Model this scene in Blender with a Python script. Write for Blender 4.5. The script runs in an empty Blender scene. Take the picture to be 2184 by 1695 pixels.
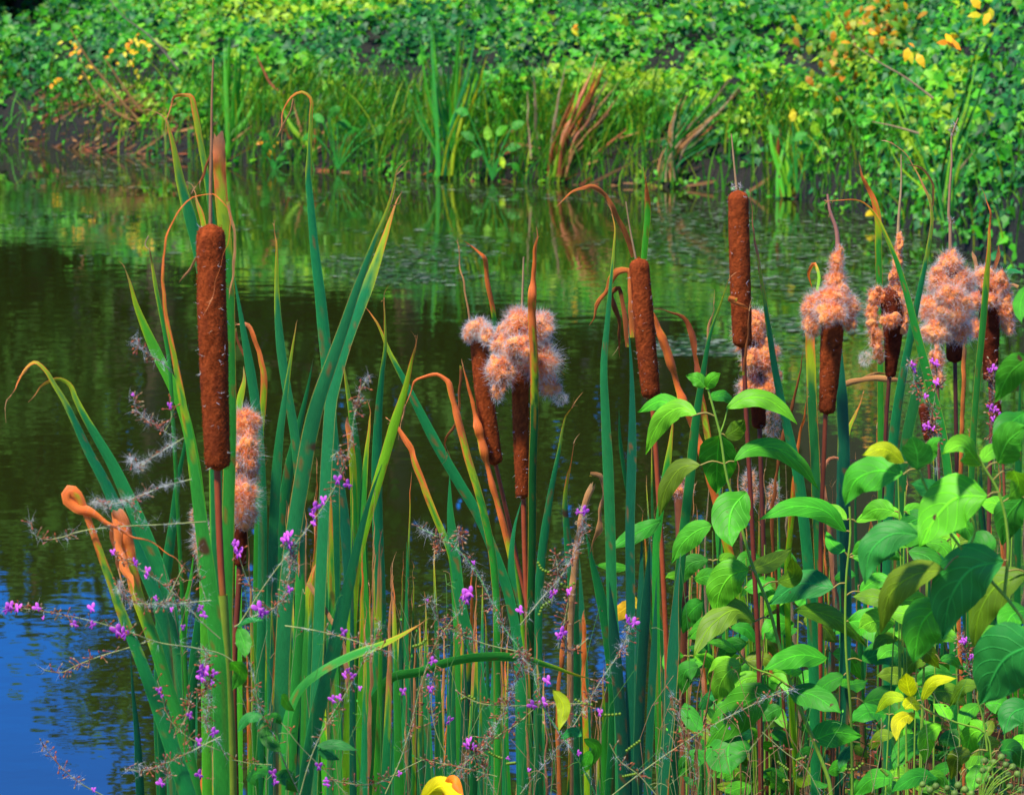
import bpy, math, random
import numpy as np
from mathutils import Vector, Matrix, noise as mnoise
R = math.radians
rnd = random.Random(7)
rng = np.random.default_rng(11)
S = bpy.context.scene

# ---------------------------------------------------------------- camera, world, sun, exposure
CAM_H = 1.30
FPX = 7704.7                       # focal length in units of a 2184 x 1695 picture
TANP = (847.5 + 200) / FPX
PITCH = math.atan(TANP)
cam_d = bpy.data.cameras.new("camera"); cam = bpy.data.objects.new("camera", cam_d)
S.collection.objects.link(cam); S.camera = cam
cam.location = (0, 0, CAM_H); cam.rotation_euler = (R(90) - PITCH, 0, 0)
cam_d.sensor_width = 36; cam_d.lens = 127; cam_d.clip_end = 2000
cam_d.dof.use_dof = True; cam_d.dof.focus_distance = 3.45; cam_d.dof.aperture_fstop = 36
SUN_EL, SUN_AZ = R(60), R(222)      # azimuth the sun stands at, clockwise from +Y
w = bpy.data.worlds.new("World"); S.world = w; w.use_nodes = True
nt = w.node_tree; bg = nt.nodes['Background']
sky = nt.nodes.new('ShaderNodeTexSky'); sky.sky_type = 'NISHITA'; sky.sun_disc = False
sky.sun_elevation = SUN_EL; sky.sun_rotation = SUN_AZ; sky.altitude = 1500; sky.ozone_density = 3.0
sky.dust_density = 0.1; sky.air_density = 1.0
hs = nt.nodes.new('ShaderNodeHueSaturation'); hs.inputs['Saturation'].default_value = 1.75; hs.inputs['Hue'].default_value = .525
nt.links.new(sky.outputs[0], hs.inputs['Color']); nt.links.new(hs.outputs[0], bg.inputs[0])
bg.inputs[1].default_value = 0.15
sl = bpy.data.lights.new("sun", 'SUN'); sun = bpy.data.objects.new("sun", sl); S.collection.objects.link(sun)
sl.energy = 4.2; sl.angle = R(5); sl.color = (1.0, 0.93, 0.78)
sdir = Vector((math.sin(SUN_AZ) * math.cos(SUN_EL), math.cos(SUN_AZ) * math.cos(SUN_EL), math.sin(SUN_EL)))
sun.rotation_euler = sdir.to_track_quat('Z', 'Y').to_euler()
S.view_settings.view_transform = 'Standard'; S.view_settings.look = 'None'
S.view_settings.exposure = 0.82; S.view_settings.gamma = 1.0
S.render.resolution_x = 1024; S.render.resolution_y = 794
S.render.engine = 'CYCLES'
S.cycles.max_bounces = 6; S.cycles.diffuse_bounces = 2; S.cycles.glossy_bounces = 3; S.cycles.transmission_bounces = 3

# ---------------------------------------------------------------- placing helpers
FW = np.array([0, math.cos(PITCH), -math.sin(PITCH)]); UP = np.array([0, math.sin(PITCH), math.cos(PITCH)])
RT = np.array([1.0, 0, 0]); CP = np.array([0, 0, CAM_H])
def ray(x, y): return FW + RT * ((x - 1092) / FPX) + UP * ((847.5 - y) / FPX)
def P(x, y, d):
    r = ray(x, y); return CP + r * (d / r[1])
def wat(x, y, z=0.0):
    r = ray(x, y); return CP + r * ((z - CAM_H) / r[2])
def px(d): return d / FPX            # metres per picture unit at distance d
def spline(pts, n):
    p = np.array(pts, float)
    if len(p) == 2: 
        t = np.linspace(0, 1, n)[:, None]; return p[0] * (1 - t) + p[1] * t
    seg = np.linalg.norm(np.diff(p, axis=0), axis=1) + 1e-9; dsl = np.diff(p, axis=0) / seg[:, None]
    m = np.zeros_like(p); m[0] = dsl[0]; m[-1] = dsl[-1]
    m[1:-1] = (dsl[:-1] * seg[1:, None] + dsl[1:] * seg[:-1, None]) / (seg[1:] + seg[:-1])[:, None]
    L = np.concatenate([[0], np.cumsum(seg)]); L /= L[-1]
    out = []
    for t in (np.linspace(0, 1, n) if np.isscalar(n) else n):
        i = min(max(int(np.searchsorted(L, t, side='right')) - 1, 0), len(p) - 2)
        u = (t - L[i]) / max(L[i + 1] - L[i], 1e-9); h = seg[i]
        ha = min(h, 2.5 * seg[i - 1]) if i > 0 else h; hb = min(h, 2.5 * seg[i + 1]) if i < len(seg) - 1 else h
        out.append((2 * u ** 3 - 3 * u * u + 1) * p[i] + (u ** 3 - 2 * u * u + u) * ha * m[i] + (3 * u * u - 2 * u ** 3) * p[i + 1] + (u ** 3 - u * u) * hb * m[i + 1])
    return np.array(out)
def nrm(v): return v / (np.linalg.norm(v, axis=-1, keepdims=True) + 1e-12)
def lin(r, g, b, k=1.0):
    f = lambda c: ((c / 255 + .055) / 1.055) ** 2.4 if c > 10 else c / 255 / 12.92
    return np.array([f(r), f(g), f(b)]) * k

# ---------------------------------------------------------------- object helpers
OFF = {}
def tag(o, label=None, cat=None, group=None, kind=None):
    if label: o['label'] = label
    if cat: o['category'] = cat
    if group: o['group'] = group
    if kind: o['kind'] = kind
    return o
def thing(name, label, cat, loc, group=None):
    o = bpy.data.objects.new(name, None); S.collection.objects.link(o); o.location = tuple(loc)
    o.empty_display_size = .05
    OFF[o.name] = np.array(loc, float)
    return tag(o, label, cat, group)
def mk(name, V, F, mat, parent=None, col=None, uv=None, smooth=True):
    """V (n,3); F: (m,k) array or list of lists; col (n,3); uv (n,2)"""
    V = np.asarray(V, float)
    off = OFF[parent.name] if parent is not None else np.zeros(3)
    me = bpy.data.meshes.new(name)
    if isinstance(F, np.ndarray):
        m, k = F.shape
        me.vertices.add(len(V)); me.vertices.foreach_set('co', (V - off).astype(np.float32).ravel())
        me.loops.add(m * k); me.loops.foreach_set('vertex_index', F.astype(np.int32).ravel())
        me.polygons.add(m); me.polygons.foreach_set('loop_start', np.arange(0, m * k, k, dtype=np.int32))
        me.polygons.foreach_set('loop_total', np.full(m, k, dtype=np.int32))
        me.update(calc_edges=True); me.validate()
    else:
        me.from_pydata((V - off).tolist(), [], F); me.update()
    if col is not None:
        col = np.asarray(col, float)
        if col.ndim == 1: col = np.tile(col, (len(V), 1))
        a = me.color_attributes.new('col', 'FLOAT_COLOR', 'POINT')
        a.data.foreach_set('color', np.hstack([col, np.ones((len(V), 1))]).astype(np.float32).ravel())
    if uv is not None:
        ul = me.uv_layers.new(name='UVMap')
        li = np.empty(len(me.loops), dtype=np.int32); me.loops.foreach_get('vertex_index', li)
        ul.data.foreach_set('uv', np.asarray(uv, float)[li].astype(np.float32).ravel())
    me.polygons.foreach_set('use_smooth', np.full(len(me.polygons), smooth))
    me.materials.append(mat)
    o = bpy.data.objects.new(name, me); S.collection.objects.link(o)
    if parent is not None: o.parent = parent
    OFF[o.name] = off
    return o
class Buf:
    def __init__(s): s.v = []; s.f = []; s.c = []; s.u = []; s.n = 0
    def add(s, V, F, C, U=None):
        V = np.asarray(V, float); C = np.asarray(C, float)
        if C.ndim == 1: C = np.tile(C, (len(V), 1))
        s.v.append(V); s.f.append(np.asarray(F) + s.n); s.c.append(C)
        s.u.append(np.zeros((len(V), 2)) if U is None else U); s.n += len(V)
    def build(s, name, mat, parent=None, smooth=True):
        return mk(name, np.vstack(s.v), np.vstack(s.f), mat, parent, np.vstack(s.c), np.vstack(s.u), smooth)

# ---------------------------------------------------------------- materials
def new_mat(name):
    m = bpy.data.materials.new(name); m.use_nodes = True; t = m.node_tree
    b = t.nodes['Principled BSDF']; return m, t, b, t.nodes['Material Output']
def node(t, ty, **kw):
    n = t.nodes.new(ty)
    for k, v in kw.items(): setattr(n, k, v)
    return n
def mth(t, op, a, b=None, c=None):
    n = t.nodes.new('ShaderNodeMath'); n.operation = op
    for i, x in enumerate((a, b, c)):
        if x is None: continue
        if isinstance(x, (int, float)): n.inputs[i].default_value = x
        else: t.links.new(x, n.inputs[i])
    return n.outputs[0]
def plant_mat(name, rough=.45, trans=.3, var=.35, scale=60, stripes=0, veins=False, spec=.35, bump=.25, spots=0, tint=(1, 1, 1)):
    m, t, b, out = new_mat(name); L = t.links.new
    at = node(t, 'ShaderNodeAttribute', attribute_name='col')
    tc = node(t, 'ShaderNodeTexCoord')
    nz = node(t, 'ShaderNodeTexNoise'); nz.inputs['Scale'].default_value = scale; nz.inputs['Detail'].default_value = 5
    L(tc.outputs['Object'], nz.inputs['Vector'])
    f = mth(t, 'MULTIPLY_ADD', nz.outputs['Fac'], 2 * var, 1 - var)
    height = nz.outputs['Fac']
    uvn = node(t, 'ShaderNodeUVMap'); uvn.uv_map = 'UVMap'
    sp = node(t, 'ShaderNodeSeparateXYZ'); L(uvn.outputs[0], sp.inputs[0])
    if stripes:
        w1 = mth(t, 'SINE', mth(t, 'MULTIPLY', sp.outputs['X'], stripes))
        cb = node(t, 'ShaderNodeCombineXYZ'); L(mth(t, 'MULTIPLY', sp.outputs['X'], 9.0), cb.inputs[0]); L(mth(t, 'MULTIPLY', sp.outputs['Y'], 3.0), cb.inputs[1])
        n2 = node(t, 'ShaderNodeTexNoise'); n2.inputs['Scale'].default_value = 1.6; n2.inputs['Detail'].default_value = 4; L(cb.outputs[0], n2.inputs['Vector'])
        f = mth(t, 'MULTIPLY', f, mth(t, 'MULTIPLY_ADD', w1, .13, 1))
        f = mth(t, 'MULTIPLY', f, mth(t, 'MULTIPLY_ADD', n2.outputs['Fac'], 1.1, .45))
        height = mth(t, 'MULTIPLY_ADD', w1, .3, height)
    if veins:
        au = mth(t, 'ABSOLUTE', sp.outputs['X'])
        k = mth(t, 'SUBTRACT', mth(t, 'MULTIPLY', sp.outputs['Y'], 6.5), mth(t, 'MULTIPLY', mth(t, 'POWER', au, 1.3), 2.2))
        fr = mth(t, 'ABSOLUTE', mth(t, 'SUBTRACT', mth(t, 'FRACT', k), .5))     # .5 at the vein
        vein = mth(t, 'SMOOTH_MIN', mth(t, 'MULTIPLY', mth(t, 'MAXIMUM', mth(t, 'SUBTRACT', fr, .42), 0.0), 12.0), 1.0, .1)
        mid = mth(t, 'MAXIMUM', mth(t, 'SUBTRACT', 1.0, mth(t, 'MULTIPLY', au, 14.0)), 0.0)
        vv = mth(t, 'MAXIMUM', mth(t, 'MULTIPLY', vein, .7), mid)
        f = mth(t, 'MULTIPLY', f, mth(t, 'MULTIPLY_ADD', vv, .95, .88))
        height = mth(t, 'MULTIPLY_ADD', vv, -1.6, height)
    mx = node(t, 'ShaderNodeVectorMath', operation='SCALE'); L(at.outputs['Color'], mx.inputs[0]); L(f, mx.inputs['Scale'])
    tn = node(t, 'ShaderNodeVectorMath', operation='MULTIPLY'); L(mx.outputs[0], tn.inputs[0]); tn.inputs[1].default_value = tint
    colour = tn.outputs[0]
    if spots:
        vo = node(t, 'ShaderNodeTexNoise'); vo.inputs['Scale'].default_value = spots; vo.inputs['Detail'].default_value = 2; L(tc.outputs['Object'], vo.inputs['Vector'])
        k = mth(t, 'MULTIPLY', mth(t, 'MAXIMUM', mth(t, 'SUBTRACT', vo.outputs['Fac'], .71), 0.0), 30.0)
        k = mth(t, 'MINIMUM', k, 1.0)
        mm = node(t, 'ShaderNodeMix', data_type='RGBA'); L(k, mm.inputs[0]); L(colour, mm.inputs[6]); mm.inputs[7].default_value = (.10, .05, .015, 1)
        colour = mm.outputs[2]
    L(colour, b.inputs['Base Color']); b.inputs['Roughness'].default_value = rough
    b.inputs['Specular IOR Level'].default_value = spec
    bp = node(t, 'ShaderNodeBump'); bp.inputs['Strength'].default_value = bump; bp.inputs['Distance'].default_value = .001
    L(height, bp.inputs['Height']); L(bp.outputs[0], b.inputs['Normal'])
    if trans > 0:
        tr = node(t, 'ShaderNodeBsdfTranslucent'); ms = node(t, 'ShaderNodeMixShader'); ms.inputs[0].default_value = trans
        g = node(t, 'ShaderNodeVectorMath', operation='MULTIPLY'); L(colour, g.inputs[0]); g.inputs[1].default_value = (1.25, 1.15, .6)
        L(g.outputs[0], tr.inputs[0]); L(b.outputs[0], ms.inputs[1]); L(tr.outputs[0], ms.inputs[2]); L(ms.outputs[0], out.inputs[0])
    return m
M_BLADE = plant_mat('cattail_leaf', tint=(1.2, 1.02, .72), rough=.42, trans=.28, var=.22, scale=35, stripes=55, bump=.35, spots=22)
M_DEAD = plant_mat('dry_leaf', tint=(1.05, 1.05, .8), rough=.75, trans=.22, var=.35, scale=60, stripes=70, bump=.6)
M_DOG = plant_mat('dogwood_leaf', tint=(1.35, 1.08, .6), rough=.55, trans=.32, var=.3, scale=45, veins=True, bump=.45, spots=60)
M_VINE = plant_mat('vine_leaf', tint=(1.2, 1.0, .6), rough=.5, trans=.3, var=.2, scale=14)
M_TREE = plant_mat('tree_leaf', rough=.7, trans=.15, var=.3, scale=5, spec=.1)
M_FLUFF = plant_mat('seed_fluff', rough=.9, trans=.5, var=.3, scale=220, spec=.05, bump=.6)
M_CORE = plant_mat('fluff_clump', rough=.95, trans=0, var=.5, scale=260, spec=.03, bump=1)
M_SPIKE = plant_mat('brown_spike', rough=.95, trans=0, var=.55, scale=420, spec=.06, bump=1)
M_STEM = plant_mat('plant_stem', rough=.55, trans=0, var=.35, scale=70, bump=.5)
M_PETAL = plant_mat('petal', rough=.5, trans=.35, var=.15, scale=300, bump=.2)
M_BARK = plant_mat('bark', rough=.9, trans=0, var=.45, scale=30, bump=.8)
M_WEED = plant_mat('pond_weed', rough=.35, trans=0, var=.2, scale=30, spec=.6)

m, t, b, out = new_mat('cotton_core'); M_COTTON = m; L = t.links.new
tc = node(t, 'ShaderNodeTexCoord'); n1 = node(t, 'ShaderNodeTexNoise'); n1.inputs['Scale'].default_value = 75; n1.inputs['Detail'].default_value = 8; n1.inputs['Roughness'].default_value = .65
L(tc.outputs['Object'], n1.inputs[0]); cr = node(t, 'ShaderNodeValToRGB'); e = cr.color_ramp.elements
e[0].position = .34; e[0].color = (.16, .045, .015, 1); e[1].position = .70; e[1].color = (.88, .38, .12, 1); k = e.new(.46); k.color = (.80, .24, .05, 1)
L(n1.outputs['Fac'], cr.inputs[0]); L(cr.outputs[0], b.inputs['Base Color']); b.inputs['Roughness'].default_value = 1; b.inputs['Specular IOR Level'].default_value = 0
b.inputs['Sheen Weight'].default_value = .6; b.inputs['Sheen Tint'].default_value = (1, .85, .75, 1)
n2 = node(t, 'ShaderNodeTexNoise'); n2.inputs['Scale'].default_value = 600; n2.inputs['Detail'].default_value = 4; L(tc.outputs['Object'], n2.inputs[0])
bp = node(t, 'ShaderNodeBump'); bp.inputs['Strength'].default_value = 1; bp.inputs['Distance'].default_value = .001; L(n2.outputs['Fac'], bp.inputs['Height']); L(bp.outputs[0], b.inputs['Normal'])

def ground_mat(name, c1, c2, c3):
    m, t, b, out = new_mat(name); L = t.links.new
    tc = node(t, 'ShaderNodeTexCoord'); n1 = node(t, 'ShaderNodeTexNoise'); n1.inputs['Scale'].default_value = 9; n1.inputs['Detail'].default_value = 10
    L(tc.outputs['Object'], n1.inputs[0]); cr = node(t, 'ShaderNodeValToRGB'); e = cr.color_ramp.elements
    e[0].position = .35; e[0].color = (*c1, 1); e[1].position = .7; e[1].color = (*c3, 1); k = e.new(.52); k.color = (*c2, 1)
    L(n1.outputs['Fac'], cr.inputs[0]); L(cr.outputs[0], b.inputs['Base Color']); b.inputs['Roughness'].default_value = .95
    n2 = node(t, 'ShaderNodeTexNoise'); n2.inputs['Scale'].default_value = 60; n2.inputs['Detail'].default_value = 8; L(tc.outputs['Object'], n2.inputs[0])
    bp = node(t, 'ShaderNodeBump'); bp.inputs['Strength'].default_value = .8; bp.inputs['Distance'].default_value = .02
    L(n2.outputs['Fac'], bp.inputs['Height']); L(bp.outputs[0], b.inputs['Normal']); return m
M_SOIL = ground_mat('bank_soil', (.002, .003, .001), (.005, .006, .002), (.014, .010, .005))  # soil colours pulled near black: shade of the bank's hollows put into the albedo
M_MUD = ground_mat('shore_mud', (.02, .018, .008), (.06, .045, .02), (.11, .075, .035))

m, t, b, out = new_mat('pond_water'); M_WATER = m; L = t.links.new
tc = node(t, 'ShaderNodeTexCoord')
mp = node(t, 'ShaderNodeMapping'); mp.inputs['Scale'].default_value = (.8, 1.0, 1.0); L(tc.outputs['Object'], mp.inputs[0])
n1 = node(t, 'ShaderNodeTexNoise'); n1.inputs['Scale'].default_value = 9; n1.inputs['Detail'].default_value = 3; n1.inputs['Roughness'].default_value = .45
n2 = node(t, 'ShaderNodeTexNoise'); n2.inputs['Scale'].default_value = 1.1; n2.inputs['Detail'].default_value = 2
L(mp.outputs[0], n1.inputs[0]); L(tc.outputs['Object'], n2.inputs[0])
amp = mth(t, 'MULTIPLY', mth(t, 'MAXIMUM', mth(t, 'SUBTRACT', n2.outputs['Fac'], .36), 0.0), 4.0)
bp = node(t, 'ShaderNodeBump'); bp.inputs['Strength'].default_value = .42; bp.inputs['Distance'].default_value = .003
L(mth(t, 'MULTIPLY', n1.outputs['Fac'], amp), bp.inputs['Height']); L(bp.outputs[0], b.inputs['Normal'])
b.inputs['Base Color'].default_value = (.018, .025, .004, 1); b.inputs['Roughness'].default_value = .015
b.inputs['IOR'].default_value = 1.85; b.inputs['Specular IOR Level'].default_value = .5

# ---------------------------------------------------------------- the setting
def fbm(x, y, z=0.0, o=3):
    return sum(mnoise.noise(Vector((x * 2 ** i, y * 2 ** i, z + i * 7))) / 2 ** i for i in range(o))
WL = [wat(x, y) for x, y in [(-700, 285), (-200, 292), (0, 300), (350, 338), (500, 352), (1000, 384), (1500, 402), (1700, 425), (1850, 462), (2000, 510), (2184, 590), (2500, 760), (2900, 1000)]]
WX = np.array([p[0] for p in WL]); WY = np.array([p[1] for p in WL])
WX = np.concatenate([[-40], WX, [40]]); WY = np.concatenate([[WY[0]], WY, [WY[-1] - 12]])
for i in range(1, len(WX)):
    if WX[i] <= WX[i - 1]: WX[i] = WX[i - 1] + .15
def yw(X): return np.interp(X, WX, WY)
def bank_z(X, s):
    s0 = np.maximum(s, 0)
    return np.where(s < 0, s * .5, .10 * np.minimum(s0 / .15, 1) + .30 * (1 - np.exp(-s0 / .7)) + .10 * np.minimum(s0, 5) + .30 * np.clip(s0 - 5, 0, 7))
# water
g = np.array([[-60, -20, 0], [60, -20, 0], [60, 70, 0], [-60, 70, 0]], float)
tag(mk('water', g, np.array([[0, 1, 2, 3]]), M_WATER), kind='structure')
# far bank terrain
xs = np.concatenate([np.linspace(-40, -5, 12), np.linspace(-4.6, 4.6, 70), np.linspace(5, 40, 12)])
ss = np.concatenate([[-2, -.5, -.1], np.linspace(0, 1.5, 14), np.linspace(1.8, 9, 16), [14, 25, 50]])
V = []
for s in ss:
    for x in xs:
        y = float(yw(x)) + s
        z = float(bank_z(x, s)) + (.05 * fbm(x * 1.7, y * 1.7) if s > 0 else 0)
        V.append((x, y, z))
nx = len(xs); F = [[j * nx + i, j * nx + i + 1, (j + 1) * nx + i + 1, (j + 1) * nx + i] for j in range(len(ss) - 1) for i in range(nx - 1)]
tag(mk('far_bank', V, F, M_SOIL), kind='structure')
# near shore: low mud shelf that climbs to the right
def near_z(X, Y):
    a = 1 / (1 + math.exp(-(X - .42 - .05 * fbm(X * 3, Y * 3)) / .06)) 
    b_ = 1 / (1 + math.exp((Y - 4.75 - .15 * fbm(X * 4, 2)) / .09))
    c = 1 / (1 + math.exp((Y - 3.3) / .12))
    return -.25 + .58 * a * b_ + .28 * c * (1 - a * b_) + .025 * fbm(X * 6, Y * 6)
xs = np.linspace(-3, 4, 90); ys = np.concatenate([[-10, -3, 0, 1, 2], np.linspace(2.5, 5.6, 50)])
V = [(x, y, near_z(x, y)) for y in ys for x in xs]; nx = len(xs)
F = [[j * nx + i, j * nx + i + 1, (j + 1) * nx + i + 1, (j + 1) * nx + i] for j in range(len(ys) - 1) for i in range(nx - 1)]
tag(mk('near_shore', V, F, M_MUD), kind='structure')

# ---------------------------------------------------------------- builders
G_BLUE = lin(28, 134, 76); G_MID = lin(42, 148, 50); G_BRIGHT = lin(70, 178, 42); G_TEAL = lin(14, 98, 70)
G_DARK = lin(22, 106, 46); G_YEL = lin(165, 200, 20); G_LIME = lin(120, 190, 30)
D_OR = lin(226, 122, 56); D_BR = lin(146, 78, 34); D_TAN = lin(196, 138, 92); D_GREY = lin(150, 128, 104); D_PINK = lin(205, 130, 100)
PAL = dict(b=G_BLUE, m=G_MID, g=G_BRIGHT, t=G_TEAL, d=G_DARK, y=G_YEL, l=G_LIME, o=D_OR, r=D_BR, n=D_TAN, w=D_GREY, p=D_PINK)
def mixc(a, b, t): t = np.clip(t, 0, 1)[..., None]; return a * (1 - t) + b * t

def blade(parent, pts, W, d, c='b', dead=0.0, dc='o', edge=0.0, d2=None, taper=.3, blunt=False, twist=None, name='leaf', base=None, seed=None, fold=.22, mat=None, tp=1.0, bump=None):
    """one strap leaf; pts from tip to foot in picture units at distance d (tip d2)"""
    r = random.Random(seed if seed is not None else hash((round(pts[0][0]), round(pts[0][1]), W)) & 0xffff)
    pts = list(pts); W = W * .84
    vis = sum(math.dist(pts[i], pts[i + 1]) for i in range(len(pts) - 1))
    n = int(min(90, max(14, vis / 9.5))); t = np.linspace(0, 1, n); plen = vis
    if base is not None:
        plen = vis + math.dist(pts[-1], base); pts = pts + [base]; f = vis / plen
        dead = dead * f if dead < .95 else 1.0; taper = min(taper * 1.35, 1.0) * f
        t = np.concatenate([t * f, np.linspace(f, 1, 14)[1:]]); n = len(t)
    q = spline(pts, t if len(pts) > 2 else n)
    if len(pts) == 2: t = np.linspace(0, 1, n)
    if d2 is None: d2 = d + r.uniform(-.06, .06) * d / 3
    dd = d2 + (d - d2) * t ** .7
    C3 = np.array([P(q[i, 0], q[i, 1], dd[i]) for i in range(n)])
    T = nrm(np.gradient(C3, axis=0))
    view = nrm(C3 - CP)
    A = nrm(np.cross(T, view)); N = np.cross(A, T)
    if twist is None: twist = r.uniform(-35, 35)
    dz = np.clip((dead - t) / max(dead * .5, .01), 0, 1) * (dead > 0) * (taper * 1 < 5)
    jit = np.array([[mnoise.noise(Vector((v_ * .024 , r_ * 9.1, twist))) for r_ in (1, 2, 3)] for v_ in t * plen]) 
    C3 = C3 + jit * (dz * 7 * px(d))[:, None]
    ang = R(42) * dz * jit[:, 0] * 2 + R(twist) + R(r.uniform(-25, 25)) * np.sin(t * 3 + r.uniform(0, 6))
    A2 = A * np.cos(ang)[:, None] + N * np.sin(ang)[:, None]; N2 = np.cross(A2, T)
    ln = t * plen
    tl = taper * plen if not blunt else 5
    wp = np.clip(ln / max(tl, 1), 0, 1) ** (tp if not blunt else .3)
    wp = wp * (1 - .12 * t) + (.8 if blunt else .03)
    wp = np.minimum(wp, 1.0)
    if bump: wp = wp + bump[1] * np.exp(-((ln / vis - bump[0]) / bump[2]) ** 2)
    if dead > 0 and not blunt: wp *= 1 - .35 * dz * np.clip(.4 + 1.6 * jit[:, 1], 0, 1)
    if base is not None: pass
    half = .5 * W * px(dd) * wp / np.clip(np.cos(ang), .6, 1)
    K = 7; us = [-1, -.9, -.5, 0, .5, .9, 1]
    curl = fold * (1 + (1.6 * np.clip((dead - t) * 8, 0, 1)))
    V = np.zeros((n, K, 3)); col = np.zeros((n, K, 3)); uv = np.zeros((n, K, 2))
    gc = PAL[c] * r.uniform(.82, 1.18); dcl = PAL[dc] * r.uniform(.8, 1.12)
    gc = gc * np.array([r.uniform(.75, 1.35), 1, r.uniform(.8, 1.2)])
    wob = np.array([mnoise.noise(Vector((i * .55, r.random() * 50, 0))) for i in range(n)])
    ph = r.uniform(0, 50)
    for k, u in enumerate(us):
        V[:, k] = C3 + A2 * (half * u)[:, None] + N2 * (half * (u * u - .4) * curl)[:, None]
        uv[:, k, 0] = u; uv[:, k, 1] = ln / 100
        if blunt: V[0, k] += -T[0] * px(d) * r.uniform(-9, 12)
        nz = np.array([mnoise.noise(Vector((i * .35, u * 1.3, ph))) for i in range(n)])
        de = (dead + .6 * min(dead, .12) * nz * (dead > 0) + .03 * (abs(u) ** 2) * (dead > 0) - t) / .025
        cc = mixc(np.tile(gc, (n, 1)), G_YEL * .9, np.clip(de + 1.6, 0, 1) * (dead > 0) * .85)
        cc = mixc(cc, dcl * np.ones((n, 1)), np.clip(de, 0, 1))
        tipd = np.clip(1 - t / .02, 0, 1) * (0 if dead == 0 else .7)
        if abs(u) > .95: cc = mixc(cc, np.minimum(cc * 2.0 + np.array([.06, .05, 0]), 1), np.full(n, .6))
        cc = mixc(cc, D_GREY, tipd)
        if edge > 0: cc = mixc(cc, mixc(G_YEL * np.ones((n, 1)), D_OR, np.clip(nz + .7, 0, 1)), np.full(n, edge) * (abs(u) > .95) * np.clip(1.2 - t * .4, 0, 1))
        # old brown streaks
        cc = mixc(cc, D_BR, np.clip((nz - .42) * 4, 0, .6) * (t > .1))
        col[:, k] = cc
    I = np.arange(n * K).reshape(n, K)
    F = np.stack([I[:-1, :-1], I[:-1, 1:], I[1:, 1:], I[1:, :-1]], -1).reshape(-1, 4)
    V = V.reshape(-1, 3); col = col.reshape(-1, 3); uv = uv.reshape(-1, 2)
    if dead > 0 and not blunt and d < 5 and W > 5 and r.random() < .75:      # frayed threads at the dry tip
        fd = -T[0]
        for _ in range(r.randint(1, 3)):
            L_ = r.uniform(10, 34) * px(d); i0 = r.randint(0, 3); cv = np.array([r.uniform(-1, 1), r.uniform(-.5, .5), r.uniform(-1.4, .5)])
            tt = np.linspace(0, 1, 7)[:, None]; sd = nrm(np.cross(fd, np.array([r.uniform(-1, 1), 1, 0])))
            Q = C3[i0] + fd * L_ * tt + cv * L_ * .7 * tt ** 2; hw = (.9 * px(d) * (1 - .8 * tt)) * r.uniform(.7, 1.5)
            nv = len(V); V = np.vstack([V, np.stack([Q - sd * hw, Q + sd * hw], 1).reshape(-1, 3)])
            j = np.arange(6)[:, None] * 2 + nv; F = np.vstack([F, np.hstack([j, j + 1, j + 3, j + 2])])
            col = np.vstack([col, np.tile(mixc(D_TAN[None], D_GREY, np.array([r.random()])), (14, 1))]); uv = np.vstack([uv, np.zeros((14, 2))])
    return mk(name, V, F, mat or (M_DEAD if dead >= .95 else M_BLADE), parent, col, uv)

def tube_geo(C3, rad, n=7):
    C3 = np.asarray(C3, float); m = len(C3); T = nrm(np.gradient(C3, axis=0))
    a = np.array([1.0, 0, 0]) if abs(T[0][0]) < .8 else np.array([0, 0, 1.0])
    A = nrm(np.cross(T, a)); B = np.cross(T, A); th = np.linspace(0, 2 * math.pi, n, endpoint=False)
    rad = np.broadcast_to(rad, (m,))
    V = C3[:, None] + rad[:, None, None] * (A[:, None] * np.cos(th)[None, :, None] + B[:, None] * np.sin(th)[None, :, None])
    I = np.arange(m * n).reshape(m, n); J = np.roll(I, -1, 1)
    F = np.stack([I[:-1], J[:-1], J[1:], I[1:]], -1).reshape(-1, 4)
    return V.reshape(-1, 3), F
def pxline(pts, d, n=None, d2=None):
    plen = sum(math.dist(pts[i], pts[i + 1]) for i in range(len(pts) - 1))
    n = n or int(min(60, max(6, plen / 14)))
    q = spline(pts, n); t = np.linspace(0, 1, n); d2 = d if d2 is None else d2
    return np.array([P(q[i, 0], q[i, 1], d + (d2 - d) * t[i]) for i in range(n)])
def stem(parent, name, pts, w0, w1, d, col, d2=None, n=7, mat=None):
    C = pxline(pts, d, d2=d2); m_ = len(C)
    V, F = tube_geo(C, np.linspace(w0, w1, m_) * .5 * px(d), n)
    if isinstance(col, tuple):                     # gradient
        t = np.repeat(np.linspace(0, 1, m_), n); col = mixc(np.tile(col[0], (len(V), 1)), col[1], np.clip((t - col[2]) / .08 + .5, 0, 1))
    U = np.stack([np.tile(np.linspace(-1, 1, n), m_), np.repeat(np.arange(m_) * .14, n)], 1)
    return mk(name, V, F, mat or M_STEM, parent, col, U)

def strands(n, root, dirs, length, w, c0, c1, buf, curl=.25):
    """thin two-segment tapering hairs; root (n,3) dirs (n,3) length (n,)"""
    dirs = nrm(dirs); side = nrm(np.cross(dirs, rng.normal(size=(n, 3))))
    b1 = nrm(rng.normal(size=(n, 3)))
    mid = root + dirs * (length * .5)[:, None] + b1 * (length * curl * .35)[:, None]
    tip = root + dirs * length[:, None] + b1 * (length * curl)[:, None]
    V = np.stack([root - side * w, root + side * w, mid - side * w * .7, mid + side * w * .7, tip], 1).reshape(-1, 3)
    k = np.arange(n)[:, None] * 5
    F = np.concatenate([k + np.array([[0, 1, 3]]), k + np.array([[0, 3, 2]]), k + np.array([[2, 3, 4]])])
    c0 = np.broadcast_to(c0, (n, 3)); c1 = np.broadcast_to(c1, (n, 3)); cm = (c0 + c1) / 2
    buf.add(V, F, np.stack([c0, c0, cm, cm, c1], 1).reshape(-1, 3))

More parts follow.
